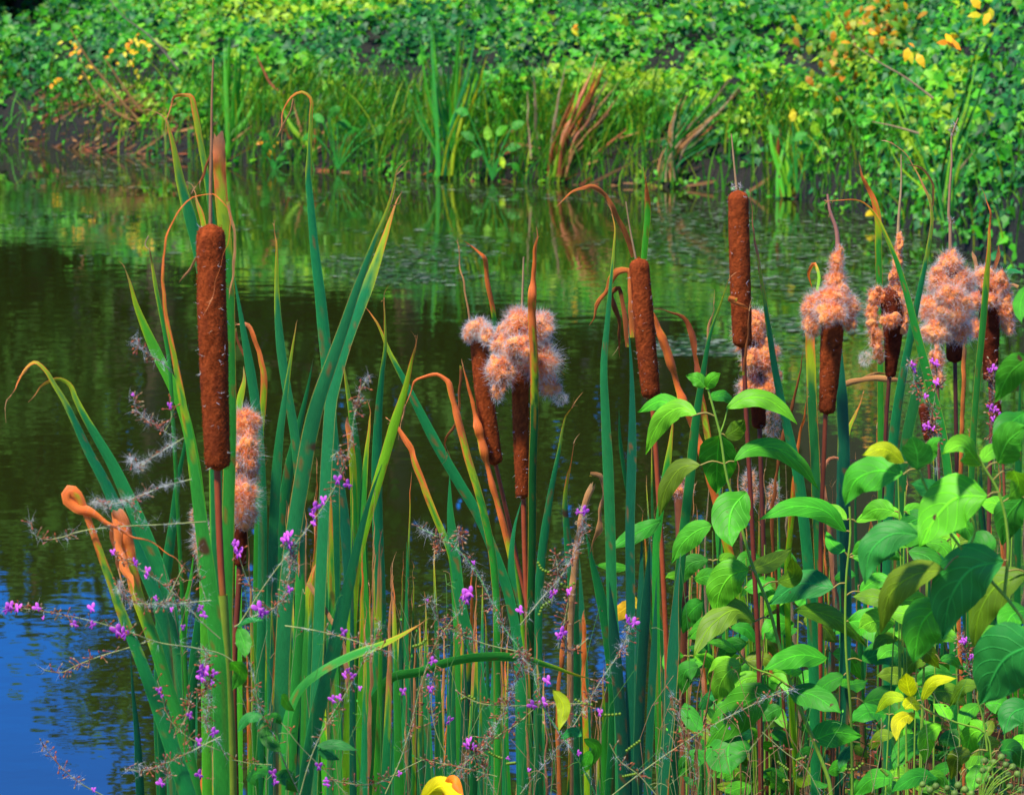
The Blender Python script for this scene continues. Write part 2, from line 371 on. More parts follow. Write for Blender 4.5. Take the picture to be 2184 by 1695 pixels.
F_OR = lin(240, 140, 66); F_PALE = lin(248, 174, 112); F_WH = lin(226, 230, 242); F_DK = lin(105, 48, 28)
def sphere_dirs(n):
    return nrm(rng.normal(size=(n, 3)))
CLOUD = bpy.data.textures.new('cotton', 'CLOUDS'); CLOUD.noise_scale = .011; CLOUD.noise_depth = 3
def fluff(parent, blobs, d, dens=1.0, wisps=1.0, c0=F_OR, name='seed_fluff', core=True, white=.38):
    CV = []; CF = []; CN = 0; rb = random.Random(int(blobs[0][0])); main_b = list(blobs); blobs = list(blobs)
    if core:
        for bl in main_b:                      # torn tufts round the edge
            for _ in range(3):
                a = rb.uniform(0, 6.28); f = rb.uniform(.3, .5)
                blobs.append((bl[0] + math.cos(a) * bl[2] * .8, bl[1] + math.sin(a) * bl[3] * .8, bl[2] * f, bl[3] * f * rb.uniform(.8, 1.6), 1.0, (bl[5] if len(bl) > 5 else 0) + rb.uniform(-.008, .008)))
    CC = [(P(bl[0], bl[1], d + (bl[5] if len(bl) > 5 else 0)), np.array([bl[2], min(bl[2], bl[3]) * .8, bl[3]]) * px(d)) for bl in blobs]
    """blobs: (x, y, rx, ry, tint)"""
    B = Buf(); k = px(d)
    for bl in blobs:
        x, y, rx, ry = bl[:4]; tint = bl[4] if len(bl) > 4 else 1.0; zd = bl[5] if len(bl) > 5 else 0
        c = P(x, y, d + zd); rad = np.array([rx, min(rx, ry) * .8, ry]) * k
        if core:
            nu, nv = 16, 12
            th = np.linspace(0, 2 * math.pi, nu, endpoint=False); ph = np.linspace(.02, math.pi - .02, nv)
            D = np.array([[math.sin(p) * math.cos(a), math.sin(p) * math.sin(a), math.cos(p)] for p in ph for a in th])
            I = np.arange(nu * nv).reshape(nv, nu); J = np.roll(I, -1, 1)
            F = np.stack([I[:-1], J[:-1], J[1:], I[1:]], -1).reshape(-1, 4).tolist() + [I[0].tolist()[::-1], I[-1].tolist()]
            CV.append(c + D * rad * .86); CF += [[q + CN for q in f] for f in F]; CN += len(D)
        n = int(3.0 * dens * rx * ry)
        D = sphere_dirs(n); mean = (rx * ry) ** .5 * k
        amp = np.array([mnoise.noise(Vector(v) * 3 + Vector((y, x, 2))) for v in D])
        root = c + D * rad * (.68 + .35 * amp[:, None] + rng.uniform(-.12, .12, (n, 1)))
        ins = np.zeros(n, bool)
        for c_, r_ in CC:
            ins |= np.sum(((root - c_) / r_) ** 2, 1) < .5
        flow = np.array([[mnoise.noise(Vector(v) * 160), mnoise.noise(Vector(v) * 160 + Vector((9, 0, 0))), mnoise.noise(Vector(v) * 160 + Vector((0, 9, 0)))] for v in root])
        patch = np.array([mnoise.noise(Vector(v) * 110 + Vector((4, 4, 4))) for v in root])
        dirs = D * .45 + flow * 1.6 + rng.normal(size=(n, 3)) * .45 + np.array([0, 0, -.12])
        ln = np.minimum(mean * rng.uniform(.2, .75, n) * rng.uniform(.5, 1, n), .012)
        cr = mixc(c0 * rng.uniform(.75, 1.2, (n, 1)), F_DK * 2.2, np.clip(patch * 2.0 - .5, 0, .5)); cr = mixc(cr, F_PALE, np.clip(-patch * 2 - .2, 0, .7)); ok = ~ins
        tipc = mixc(np.tile(F_PALE, (n, 1)), F_WH, rng.random(n) * white) * (.5 + .5 * tint); tipc = mixc(tipc, c0, rng.random(n) * .5)
        strands(int(ok.sum()), root[ok], dirs[ok], ln[ok], .00018 * d / 3.4, np.minimum(cr, 1)[ok], tipc[ok], B, curl=.4)
        n = int(n * .17 * wisps)
        if n > 3:
            D = sphere_dirs(n); root = c + D * rad * rng.uniform(.8, 1.0, (n, 1))
            strands(n, root, D + rng.normal(size=(n, 3)) * .6, np.minimum(mean * rng.uniform(.3, .7, n), .014), .00009 * d / 3, F_WH, F_WH, B, curl=.6)
    if core:
        V = np.vstack(CV); oc = mk('fluff_clump', V, CF, M_COTTON, parent)
        rm = oc.modifiers.new('remesh', 'REMESH'); rm.mode = 'VOXEL'; rm.voxel_size = .0011; rm.use_smooth_shade = True
        sm = oc.modifiers.new('smooth', 'SMOOTH'); sm.iterations = 6; sm.factor = .7
        dp = oc.modifiers.new('displace', 'DISPLACE'); dp.texture = CLOUD; dp.strength = .009; dp.mid_level = .55; dp.texture_coords = 'LOCAL'
    o = B.build(name, M_FLUFF, parent); o['kind'] = 'stuff'
    return o

SP = lin(138, 62, 26); SP_D = lin(88, 36, 18)
def spike(parent, top, bot, w0, w1, d, col=SP, flecks=1.0, ragged=False, via=None, fuzz=1.0):
    pts = [top] + (via or []) + [bot]
    n = 54; K = 26
    C = pxline(pts, d, n=n); t = np.linspace(0, 1, n)
    plen = np.linalg.norm(C[-1] - C[0]); wid = (w0 + (w1 - w0) * t) * .5 * px(d)
    wid = wid * (1 - .06 * np.cos(t * math.pi) ** 2)
    s = t * plen; rr = wid.copy(); 
    e = s < wid[0]; rr[e] = wid[e] * np.sqrt(np.clip(1 - ((wid[0] - s[e]) / wid[0]) ** 2, .0, 1)) * .96 + wid[e] * .04
    wl = wid[-1] * .7; e = (plen - s) < wl; rr[e] = wid[e] * np.sqrt(np.clip(1 - ((wl - (plen - s[e])) / wl) ** 2, 0.02, 1))
    T = nrm(np.gradient(C, axis=0)); A = nrm(np.cross(T, np.array([0, 1.0, 0]))); Bv = np.cross(T, A)
    th = np.linspace(0, 2 * math.pi, K, endpoint=False); V = np.zeros((n, K, 3)); col_ = np.zeros((n, K, 3)); ph = top[0] * .37
    for j, a in enumerate(th):
        dv = A * math.cos(a) + Bv * math.sin(a)
        nz = np.array([mnoise.noise(Vector((math.cos(a) * 1.5, math.sin(a) * 1.5, i * .23 + ph))) for i in range(n)])
        nf = np.array([mnoise.noise(Vector((math.cos(a) * 5, math.sin(a) * 5, i * .9 + ph))) for i in range(n)])
        amp = .06 + (.10 if ragged else 0)
        V[:, j] = C + dv * (rr * (1 + amp * nz + .03 * nf))[:, None]
        cc = col * (1 + .7 * nf[:, None] + .5 * nz[:, None]) * (1.15 - .35 * t[:, None])
        cc = mixc(np.clip(cc, .004, 1), SP_D, np.clip(nz * 1.6, 0, .6))
        if ragged: cc = mixc(cc, SP_D * .7, np.clip(nf * 2.4, 0, .8))
        col_[:, j] = cc
    I = np.arange(n * K).reshape(n, K); J = np.roll(I, -1, 1)
    F = np.stack([I[:-1], J[:-1], J[1:], I[1:]], -1).reshape(-1, 4)
    o = mk('flower_spike', V.reshape(-1, 3), F, M_SPIKE, parent, col_.reshape(-1, 3), np.zeros((n * K, 2)))
    # velvet pile and caught white hairs
    B = Buf(); m_ = int(3200 * fuzz); ii = rng.integers(0, n, m_); aa = rng.uniform(0, 2 * math.pi, m_)
    dv = A[ii] * np.cos(aa)[:, None] + Bv[ii] * np.sin(aa)[:, None]
    root = C[ii] + dv * (rr[ii] * .97)[:, None] + T[ii] * rng.uniform(-.5, .5, (m_, 1)) * plen / n
    c0 = col * rng.uniform(.5, 1.7, (m_, 1))
    strands(m_, root, dv + rng.normal(size=(m_, 3)) * .5, rng.uniform(.0006, .0016, m_), .00022, c0, c0 * 1.5, B)
    B.build('spike_pile', M_FLUFF, o)['kind'] = 'stuff'
    B = Buf(); nt_ = int(44 * flecks)
    for _ in range(nt_):
        i = int(n * rng.random() ** .9); i = min(i, n - 1); a = rng.uniform(0, 2 * math.pi)
        dv1 = A[i] * math.cos(a) + Bv[i] * math.sin(a); r0 = C[i] + dv1 * rr[i] * 1.0
        k = int(rng.integers(2, 6))
        dirs = dv1 * .5 + rng.normal(size=(k, 3)) * .9
        strands(k, np.tile(r0, (k, 1)), dirs, rng.uniform(.0012, .0045, k), .00015, F_WH * .95, F_WH, B, curl=.5)
    if nt_: B.build('stray_hair', M_FLUFF, o)['kind'] = 'stuff'
    return o

def gz(X, Y): return max(near_z(X, Y), -.05)
def foot(bx, d, z=None):
    """picture height at which the ground lies under column bx at distance d"""
    X = (bx - 1092) * px(d); z = gz(X, d) if z is None else z
    return (bx, (CAM_H - z) / d * FPX - 200)

# ---------------------------------------------------------------- cattails with spikes
GC = 'cattails along the near shore'
def root_at(bx, d):
    X = (bx - 1092) * px(d); return (X, d, gz(X, d))
def cattail(label, bx, d, group=GC): return thing('cattail', label, 'cattail', root_at(bx, d), group)
ST = lin(150, 66, 28); ST2 = lin(128, 150, 34)

# 1 the big one
d = 2.70; c1 = cattail('nearest and largest brown cattail spike, at left, a dry leaf arched over its top', 492, d)
stem(c1, 'stem', [(463, 1000), (467, 1120), (473, 1240), (481, 1340), (488, 1460), (494, 1695), foot(500, d)], 15, 17, d, (ST, ST2, .13))
stem(c1, 'leaf_sheath', [(473, 1268), (480, 1400), (488, 1540), (492, 1695), foot(498, d)], 26, 38, d - .004, ST2 * .9)
spike(c1, (449, 476), (465, 1004), 66, 58, d, flecks=2.0, fuzz=2.6, via=[(452, 640), (459, 850)])
stem(c1, 'spike_tip', [(455, 124), (452, 210), (451, 300), (449, 400), (449, 484)], 4, 8.5, d, lin(150, 104, 66))
blade(c1, [(446, 648), (463, 592), (480, 540), (489, 480), (480, 434), (452, 415), (415, 421), (380, 450), (357, 505), (347, 575), (352, 660), (368, 745), (386, 840), (402, 930), (418, 1040), (433, 1150), (450, 1280), (466, 1420)], 40, d - .05, 'm', dead=.49, d2=d - .10, taper=.62, tp=2.2, base=foot(492, d), seed=5, twist=-8)
blade(c1, [(467, 290), (468, 330), (471, 400), (478, 480), (486, 600), (489, 760), (491, 900), (488, 1050), (484, 1250)], 32, d + .03, 'm', dead=.12, edge=.8, blunt=True, base=foot(490, d), seed=6, twist=10)
blade(c1, [(488, 640), (497, 580), (499, 520), (492, 462), (486, 430)], 8, d - .03, 'o', dead=1, dc='n', taper=.3)
blade(c1, [(380, 604), (392, 585), (410, 562), (424, 545)], 7, d + .02, 'n', dead=1, dc='n')
blade(c1, [(417, 395), (432, 378), (442, 350), (450, 330)], 7, d + .02, 'n', dead=1, dc='r')
# 2 fluffy behind it
d = 3.05; c2 = cattail('bursting cattail spike half hidden behind the tallest brown spike, shedding orange fluff', 500, d)
stem(c2, 'stem', [(512, 1128), (510, 1230), (500, 1400), (503, 1695), foot(505, d)], 13, 14, d, lin(110, 48, 26))
spike(c2, (524, 880), (512, 1210), 44, 24, d, SP_D * 1.3, ragged=True, flecks=.3)
fluff(c2, [(523, 905, 30, 38, 1), (528, 960, 27, 36, .92, -.01), (526, 1008, 25, 36, .9, .006), (520, 1060, 30, 40, 1, -.02), (524, 1100, 26, 26, .9, -.01)], d - .008, dens=1.4)
fluff(c2, [(432, 1150, 22, 42, 1), (420, 1100, 14, 28, 1)], d, dens=.6, core=False, wisps=2, c0=F_PALE, white=1)
# 3
d = 4.1; c3 = cattail('leaning brown cattail spike with a white wool cap, left of the big orange fluff ball', 1110, d)
stem(c3, 'stem', [(1056, 985), (1080, 1090), (1102, 1190), (1125, 1300), (1128, 1500), foot(1125, d)], 9, 10, d, ST)
spike(c3, (1020, 700), (1056, 992), 42, 38, d, flecks=1.2, via=[(1034, 850)])
fluff(c3, [(1020, 700, 26, 20, 1), (1040, 716, 16, 22, .95, -.015), (1000, 712, 14, 18, .9)], d - .012, dens=1.5, wisps=3, white=1)
blade(c3, [(975, 500), (978, 545), (990, 600), (1003, 690)], 6, d + .02, 'n', dead=1, dc='n')
blade(c3, [(985, 510), (1012, 528), (1032, 552), (1040, 600), (1050, 650), (1060, 730)], 13, d + .01, 'm', dead=.7, dc='o')
blade(c3, [(986, 775), (996, 810), (1014, 880), (1038, 980), (1062, 1070), (1085, 1160), (1105, 1260), (1118, 1400)], 17, d - .05, 'l', dead=.62, dc='o', edge=1, base=foot(1118, d), taper=.15, fold=.5)
# 4
d = 3.95; c4 = cattail('upright brown cattail spike wearing a big round ball of orange fluff near the centre', 1122, d)
stem(c4, 'stem', [(1116, 1050), (1119, 1180), (1124, 1300), (1128, 1500), foot(1130, d)], 11, 13, d, (ST, lin(60, 130, 50), .3))
spike(c4, (1112, 680), (1115, 1064), 40, 32, d, flecks=1.3, via=[(1110, 860)])
fluff(c4, [(1110, 690, 34, 34, 1, -.01), (1145, 700, 32, 36, 1), (1080, 730, 30, 34, 1), (1068, 790, 28, 34, 1, -.02), (1150, 770, 40, 40, .95), (1170, 820, 24, 26, .95, .01), (1110, 735, 34, 22, 1.05, -.028), (1062, 832, 14, 26, .9, -.02)], d - .006, dens=1.25, wisps=1.7)
fluff(c4, [(1195, 850, 16, 14, 1)], d, dens=.8, core=False, wisps=4, c0=F_WH)
stem(c4, 'spike_tip', [(1117, 548), (1115, 610), (1112, 690)], 4, 6, d, lin(150, 120, 80))
blade(c4, [(1143, 486), (1141, 560), (1136, 660), (1140, 760), (1141, 880), (1137, 1000), (1136, 1150), (1133, 1300), (1131, 1450)], 21, d - .08, 'd', dead=.28, dc='o', edge=1, base=foot(1130, d), taper=.1, twist=25, fold=.4)
# 5
d = 3.9; c5 = cattail('clean brown cattail spike with a long rust coloured leaf hooked over to its left', 1420, d)
stem(c5, 'stem', [(1390, 842), (1398, 950), (1406, 1080), (1414, 1220), (1422, 1400), foot(1425, d)], 11, 13, d, ST * 1.1)
spike(c5, (1362, 550), (1389, 850), 45, 43, d, flecks=1.3, via=[(1374, 690)])
blade(c5, [(1183, 438), (1205, 420), (1235, 398), (1262, 394), (1290, 412), (1310, 450), (1335, 500), (1352, 548)], 15, d + .02, 'o', dead=1, dc='o', taper=.45)
stem(c5, 'spike_tip', [(1335, 430), (1342, 478), (1356, 552)], 3, 5, d, lin(150, 120, 80))
blade(c5, [(1372, 365), (1379, 410), (1381, 450), (1377, 500), (1372, 560)], 17, d + .03, 'g', dead=.35, dc='o', taper=.4, edge=.7)
blade(c5, [(1255, 696), (1275, 655), (1300, 612), (1326, 578), (1336, 576), (1342, 620), (1346, 720)], 17, d + .04, 'r', dead=1, dc='o', taper=.3, fold=.5)
blade(c5, [(1322, 760), (1321, 700), (1314, 655), (1306, 622), (1318, 615), (1330, 660), (1340, 740)], 14, d + .05, 'r', dead=1, dc='r', taper=.3)
# 6
d = 3.8; c6 = cattail('tall brown cattail spike with a straight thin tip, in front of a fluffy one', 1600, d)
stem(c6, 'stem', [(1586, 732), (1590, 850), (1598, 1000), (1607, 1180), (1618, 1400), foot(1625, d)], 10, 13, d, lin(112, 46, 26))
spike(c6, (1574, 405), (1584, 742), 46, 44, d, flecks=1.5, via=[(1578, 570)])
stem(c6, 'spike_tip', [(1560, 286), (1565, 340), (1572, 412)], 3, 6, d, lin(165, 130, 84))
fluff(c6, [(1570, 398, 12, 8, 1)], d, dens=.6, core=False, wisps=3, c0=F_WH)
blade(c6, [(1600, 662), (1578, 650), (1556, 636), (1572, 640)], 12, d - .03, 'n', dead=1, dc='o')
blade(c6, [(1599, 662), (1597, 700), (1590, 760), (1586, 800)], 8, d - .03, 'n', dead=1, dc='r')
# 7
d = 4.1; c7 = cattail('ragged orange cattail spike bursting behind the tall thin tipped one', 1625, d)
stem(c7, 'stem', [(1620, 905), (1623, 1000), (1628, 1150), (1635, 1400), foot(1636, d)], 10, 11, d, lin(90, 40, 26))
spike(c7, (1612, 670), (1619, 915), 44, 30, d, SP_D * 1.4, ragged=True, flecks=.5)
fluff(c7, [(1608, 690, 30, 34, 1), (1585, 720, 22, 36, .95, .01), (1632, 760, 28, 36, .95), (1600, 770, 20, 26, .85, -.02), (1645, 800, 20, 26, 1), (1598, 826, 26, 24, .95, -.01), (1635, 832, 22, 24, .85, -.01)], d - .01, dens=1.2)
fluff(c7, [(1646, 900, 18, 34, 1), (1600, 1040, 16, 44, .9), (1650, 1060, 12, 40, .9)], d + .05, dens=.7, c0=F_PALE, core=False, wisps=2)
# 8
d = 3.9; c8 = cattail('cattail with pointed skirt of peach fluff above a clean brown lower half', 1755, d)
stem(c8, 'stem', [(1761, 874), (1757, 980), (1752, 1100), (1750, 1300), foot(1748, d)], 10, 12, d, ST)
spike(c8, (1778, 610), (1763, 884), 56, 37, d, flecks=1.2, via=[(1773, 740)])
fluff(c8, [(1785, 560, 17, 28, .95), (1782, 598, 24, 26, 1), (1775, 636, 36, 26, 1, -.01), (1745, 652, 32, 30, 1), (1805, 656, 28, 34, .95), (1732, 690, 22, 26, .95), (1812, 690, 14, 20, .9), (1770, 664, 36, 22, 1, -.025)], d - .004, dens=1.25, wisps=1.3)
stem(c8, 'spike_tip', [(1765, 414), (1770, 450), (1784, 490), (1787, 520), (1784, 575)], 5, 14, d, lin(165, 110, 90))
stem(c8, 'twig', [(1758, 428), (1770, 432), (1768, 464)], 5, 3, d, lin(130, 100, 60))
# 9
d = 4.0; c9 = cattail('tattered dark cattail spike under a thin woolly neck, with shreds of rusty fluff', 1888, d)
stem(c9, 'stem', [(1897, 800), (1890, 900), (1886, 1050), (1880, 1300), foot(1878, d)], 9, 10, d, lin(90, 40, 26))
spike(c9, (1900, 610), (1899, 806), 62, 22, d, SP_D * 1.25, ragged=True, via=[(1905, 700)], flecks=.7)
fluff(c9, [(1917, 516, 9, 22, .95), (1915, 556, 12, 28, .95), (1910, 590, 13, 22, .95), (1875, 632, 26, 22, .95), (1912, 636, 24, 24, 1), (1930, 660, 14, 26, .85), (1858, 664, 14, 22, .9), (1861, 692, 14, 20, .9), (1911, 612, 15, 16), (1896, 684, 24, 16, .8, -.016), (1868, 720, 16, 30, 1), (1875, 752, 14, 20, .95), (1925, 694, 12, 20, .8)], d - .005, dens=1.2, wisps=.9)
fluff(c9, [(1846, 765, 14, 16, 1)], d, dens=.7, core=False, wisps=5, c0=F_WH)
stem(c9, 'spike_tip', [(1922, 330), (1922, 400), (1918, 450), (1915, 510)], 3, 8, d, lin(165, 138, 90))
# 10
d = 3.85; c10 = cattail('fullest orange fluff cattail with a dark stub below and a tall tip tufted with wool', 2040, d)
stem(c10, 'stem', [(2037, 766), (2039, 900), (2042, 1080), (2043, 1300), foot(2043, d)], 9, 11, d, lin(76, 34, 26))
spike(c10, (2026, 560), (2037, 774), 46, 34, d, SP_D, ragged=True, flecks=.8)
fluff(c10, [(2026, 562, 26, 26, 1), (2008, 600, 30, 32, 1), (2046, 605, 28, 34, .95), (1996, 655, 34, 34, .98), (2038, 660, 34, 36, .95, -.015), (2000, 705, 32, 28, 1, -.01), (2046, 705, 28, 32, .95), (2030, 632, 30, 24, .9, -.02)], d - .004, dens=1.5, wisps=1.6)
stem(c10, 'spike_tip', [(2044, 252), (2030, 290), (2030, 340), (2026, 400), (2024, 465), (2026, 470), (2027, 560)], 3, 9, d, lin(160, 122, 84))
fluff(c10, [(2034, 276, 8, 14, 1), (2028, 470, 8, 8, 1)], d, dens=.5, core=False, wisps=4, c0=D_GREY, white=.2)
# 11
d = 4.0; c11 = cattail('rightmost large cattail, fluffy shoulders round a dark split spike behind a green leaf', 2112, d)
stem(c11, 'stem', [(2112, 808), (2114, 900), (2110, 1050), (2108, 1300), foot(2108, d)], 9, 10, d, lin(100, 50, 36))
spike(c11, (2108, 600), (2112, 814), 50, 32, d, SP_D * 1.3, ragged=True, via=[(2112, 720)], flecks=1)
fluff(c11, [(2098, 590, 24, 24, 1), (2124, 612, 26, 30, .95), (2144, 660, 24, 34, .95), (2078, 640, 16, 26, .9), (2112, 640, 22, 16, .75, -.02), (2150, 694, 16, 20, .9), (2082, 700, 12, 26, .6)], d - .002, dens=1.3, wisps=1.2)
blade(c11, [(2130, 522), (2126, 550), (2118, 580)], 12, d + .02, 'p', dead=1, dc='p')
blade(c11, [(2074, 532), (2080, 552), (2084, 580)], 14, d + .02, 'n', dead=1, dc='n', fold=.6)
# 12, 13, 14 lesser ones further back
d = 4.7; c12 = cattail('small pale pink fluffy cattail low between the two fullest fluff heads at right', 2000, d)
stem(c12, 'stem', [(2000, 800), (2002, 1000), (2000, 1300), foot(2000, d)], 7, 8, d, lin(120, 70, 50))
fluff(c12, [(1998, 770, 18, 28, 1), (2002, 806, 14, 22, .95)], d, dens=1, c0=lin(225, 150, 120))
d = 4.6; c13 = cattail('short dark cattail spike low behind the crossing green leaves at right', 1975, d)
stem(c13, 'stem', [(1978, 930), (1984, 1050), (1990, 1300), foot(1990, d)], 7, 8, d, lin(100, 50, 36))
spike(c13, (1968, 860), (1980, 940), 22, 18, d, SP_D * 1.5, flecks=.3)
d = 4.5; c14 = cattail('worn pale fluffy cattail low down behind the dogwood shoot right of centre', 1445, d)
stem(c14, 'stem', [(1448, 1030), (1452, 1100), (1456, 1300), foot(1458, d)], 26, 24, d, lin(120, 66, 34))
fluff(c14, [(1440, 1030, 26, 22, 1), (1458, 1046, 20, 16, .95)], d - .05, dens=1, c0=lin(235, 150, 100))
fluff(c14, [(1402, 1150, 11, 36, .9)], d - .05, dens=1, c0=lin(235, 150, 100))
d = 4.4; c15 = cattail('small worn dark cattail stalk with pinkish fluff near the right edge, below the rightmost head', 2160, d)
stem(c15, 'stem', [(2132, 880), (2140, 1000), (2145, 1300), foot(2145, d)], 6, 8, d, lin(130, 70, 40))
spike(c15, (2126, 850), (2133, 930), 16, 14, d, SP_D * 1.6, ragged=True, flecks=1)

# ---------------------------------------------------------------- leaf shoots read off the photograph
GS = 'cattail leaf shoots without a spike'
def shoot(label, bx, d, leaves, group=GS, edge=0.0):
    th = thing('cattail_shoot', label, 'cattail leaves', root_at(bx, d), group)
    for i, lf in enumerate(leaves):
        pts, W, c = lf[0], lf[1], lf[2]; kw = dict(lf[3]) if len(lf) > 3 else {}
        dd = kw.pop('d', d + .03 * (i - len(leaves) / 2)); e = kw.pop('edge', edge); nb = kw.pop('nobase', False)
        blade(th, pts, W, dd, c, base=None if nb else foot(bx, d), edge=e, **kw)
    return th
shoot('pair of long green leaves at far left whose brown tips curl over like claws', 420, 2.85, [
    ([(16, 850), (40, 812), (56, 784), (74, 772), (96, 788), (116, 820), (136, 852), (160, 900), (188, 960), (224, 1028), (260, 1108), (296, 1184), (340, 1290)], 34, 'b', dict(dead=.14, taper=.55, twist=12)),
    ([(60, 856), (74, 836), (96, 818), (124, 808), (148, 820), (160, 848), (180, 888), (208, 936), (240, 992), (272, 1060), (304, 1132), (332, 1200), (360, 1290)], 38, 'b', dict(dead=.10, taper=.5, twist=-15)),
    ([(36, 806), (50, 800), (62, 782)], 4, 'n', dict(dead=1, dc='n', nobase=True))])
shoot('leaf at lower left folded over into a big rusty loop above the blue water', 470, 2.6, [
    ([(396, 1221), (372, 1185), (345, 1170), (310, 1152), (270, 1136), (228, 1117), (196, 1099), (162, 1078), (140, 1058), (148, 1046), (166, 1056), (180, 1085), (196, 1128), (216, 1185), (240, 1250), (256, 1297), (296, 1397), (340, 1517), (400, 1693)], 46, 'b', dict(dead=.46, taper=.74, tp=1.3, bump=(.28, .55, .07), twist=5, seed=3, fold=.3))])
shoot('leaf bent double with a frayed rusty tongue hanging beside the big rusty loop', 480, 2.72, [
    ([(247, 1088), (262, 1112), (272, 1150), (281, 1209), (290, 1258), (312, 1321), (332, 1377), (356, 1457), (380, 1529), (400, 1597), (418, 1693)], 32, 'm', dict(dead=.25, blunt=True, twist=4, dc='o', fold=.4)),
    ([(284, 1264), (272, 1232), (260, 1190), (250, 1140), (246, 1090)], 25, 'n', dict(dead=1, dc='o', nobase=True, d=2.69, fold=.3, twist=25)),
    ([(258, 1240), (248, 1190), (240, 1140), (246, 1092)], 16, 'n', dict(dead=1, dc='r', nobase=True, d=2.7))])
shoot('green leaves rising behind the tallest spike with rusty tips curled left at the top', 480, 2.9, [
    ([(325, 235), (350, 250), (362, 280), (372, 320), (385, 385), (405, 460), (425, 540), (440, 640), (455, 800)], 30, 'b', dict(dead=.1, taper=.3)),
    ([(352, 262), (362, 230), (385, 204), (404, 203), (416, 240), (424, 285), (436, 350), (448, 430), (458, 520)], 15, 'b', dict(dead=.3, taper=.2)),
    ([(413, 405), (420, 430), (430, 462), (440, 520)], 13, 'g', dict(dead=.35)),
    ([(316, 500), (319, 530), (324, 560), (334, 620), (346, 680), (360, 760)], 10, 'm', dict(dead=.12)),
    ([(322, 536), (312, 524), (317, 502)], 4, 'n', dict(dead=1, dc='w', nobase=True))])
shoot('lone bright green leaf leaning left, its tip pale, left of the tallest spike', 450, 3.0, [
    ([(266, 570), (275, 596), (290, 650), (312, 705), (336, 758), (360, 806), (385, 862), (410, 960), (430, 1100)], 27, 'g', dict(dead=.03, taper=.25, twist=5))])
shoot('dark blue green leaves standing low between the tallest spike and the bent leaves', 420, 3.1, [
    ([(402, 860), (394, 950), (380, 1020), (370, 1110), (355, 1220), (345, 1320), (340, 1500)], 28, 'b', dict(taper=.4)),
    ([(372, 1080), (362, 1180), (350, 1300), (356, 1400)], 16, 'b'),
    ([(414, 1175), (406, 1237), (396, 1297), (388, 1400)], 18, 'g', dict(taper=.5)),
    ([(444, 1190), (432, 1297), (420, 1377), (408, 1480)], 28, 'b'),
    ([(278, 1390), (284, 1477), (292, 1557), (300, 1695)], 22, 't', dict(taper=.6)),
    ([(366, 1350), (356, 1420), (350, 1500)], 9, 'b')])
shoot('leaves just right of the tallest spike, one drooping in a rusty hook', 520, 3.2, [
    ([(498, 580), (508, 640), (520, 710), (534, 790), (546, 870), (554, 960), (560, 1100)], 24, 'b', dict(taper=.3)),
    ([(500, 690), (520, 688), (540, 712), (553, 748), (562, 790), (562, 850), (556, 912), (552, 1000)], 17, 'm', dict(dead=.5, taper=.06, dc='o')),
    ([(546, 812), (535, 785), (518, 750), (504, 718), (502, 700)], 8, 'n', dict(dead=1, dc='r', nobase=True)),
    ([(519, 780), (521, 806), (512, 850), (508, 930)], 17, 'g', dict(dead=.06))])
shoot('narrow upright leaves with pale tips midway between the tallest spike and the hooked leaf', 600, 3.1, [
    ([(587, 476), (590, 520), (590, 580), (592, 660), (600, 750), (612, 830), (626, 910), (640, 1050)], 23, 'b', dict(dead=.1, taper=.35)),
    ([(634, 680), (624, 740), (612, 820), (600, 900), (590, 1000), (584, 1120), (580, 1300)], 26, 'b', dict(dead=.035, taper=.4)),
    ([(668, 765), (656, 830), (640, 900), (620, 985), (606, 1070), (598, 1200)], 26, 'b', dict(taper=.4))])
shoot('tall blue green leaf with its dry tip hooked over to the left, above the water', 690, 3.0, [
    ([(590, 292), (600, 262), (606, 232), (622, 207), (645, 197), (660, 206), (663, 250), (661, 310), (658, 380), (664, 450), (672, 540), (682, 620), (690, 700), (697, 770), (706, 900), (712, 1100)], 30, 'b', dict(dead=.14, taper=.45, twist=12)),
    ([(604, 292), (610, 262), (618, 240), (626, 210)], 6, 'n', dict(dead=1, dc='n', nobase=True))])
shoot('broad bright leaf leaning right in a long diagonal, torn and rusty near its tip', 600, 2.8, [
    ([(866, 346), (850, 358), (841, 396), (826, 448), (800, 512), (776, 576), (756, 630), (736, 690), (708, 770), (680, 850), (660, 930), (646, 1010), (628, 1120), (612, 1250), (602, 1400)], 40, 'b', dict(dead=.05, taper=.4, edge=.6, twist=-10)),
    ([(856, 408), (842, 440), (820, 506), (796, 576), (768, 650), (748, 700), (728, 760), (706, 850)], 30, 'b', dict(dead=.16, taper=.35, d=2.84, edge=.4)),
    ([(846, 388), (842, 410), (834, 434), (822, 458)], 5, 'n', dict(dead=1, dc='w', nobase=True)),
    ([(856, 412), (850, 432), (836, 440), (822, 470)], 5, 'n', dict(dead=1, dc='w', nobase=True))])
shoot('upright green leaf with pale crumpled tip standing left of the centre water', 815, 3.3, [
    ([(820, 628), (821, 680), (822, 740), (815, 800), (808, 880), (805, 970), (806, 1100), (812, 1250), (815, 1400)], 27, 'b', dict(dead=.06, taper=.35)),
    ([(785, 850), (788, 900), (782, 960), (776, 1030), (772, 1150), (780, 1300)], 17, 'm', dict(dead=.12))])
shoot('yellow green leaf with orange point leaning right above the long diagonal leaf', 700, 3.15, [
    ([(890, 710), (880, 758), (864, 830), (846, 888), (828, 950), (805, 1030), (782, 1110), (760, 1200)], 25, 'l', dict(dead=.12, dc='o', taper=.3, edge=.8)),
    ([(815, 990), (790, 1060), (766, 1150), (746, 1240), (725, 1330), (702, 1430), (680, 1510), (664, 1590), (648, 1695)], 37, 'b', dict(taper=.35, d=2.75, twist=4))])
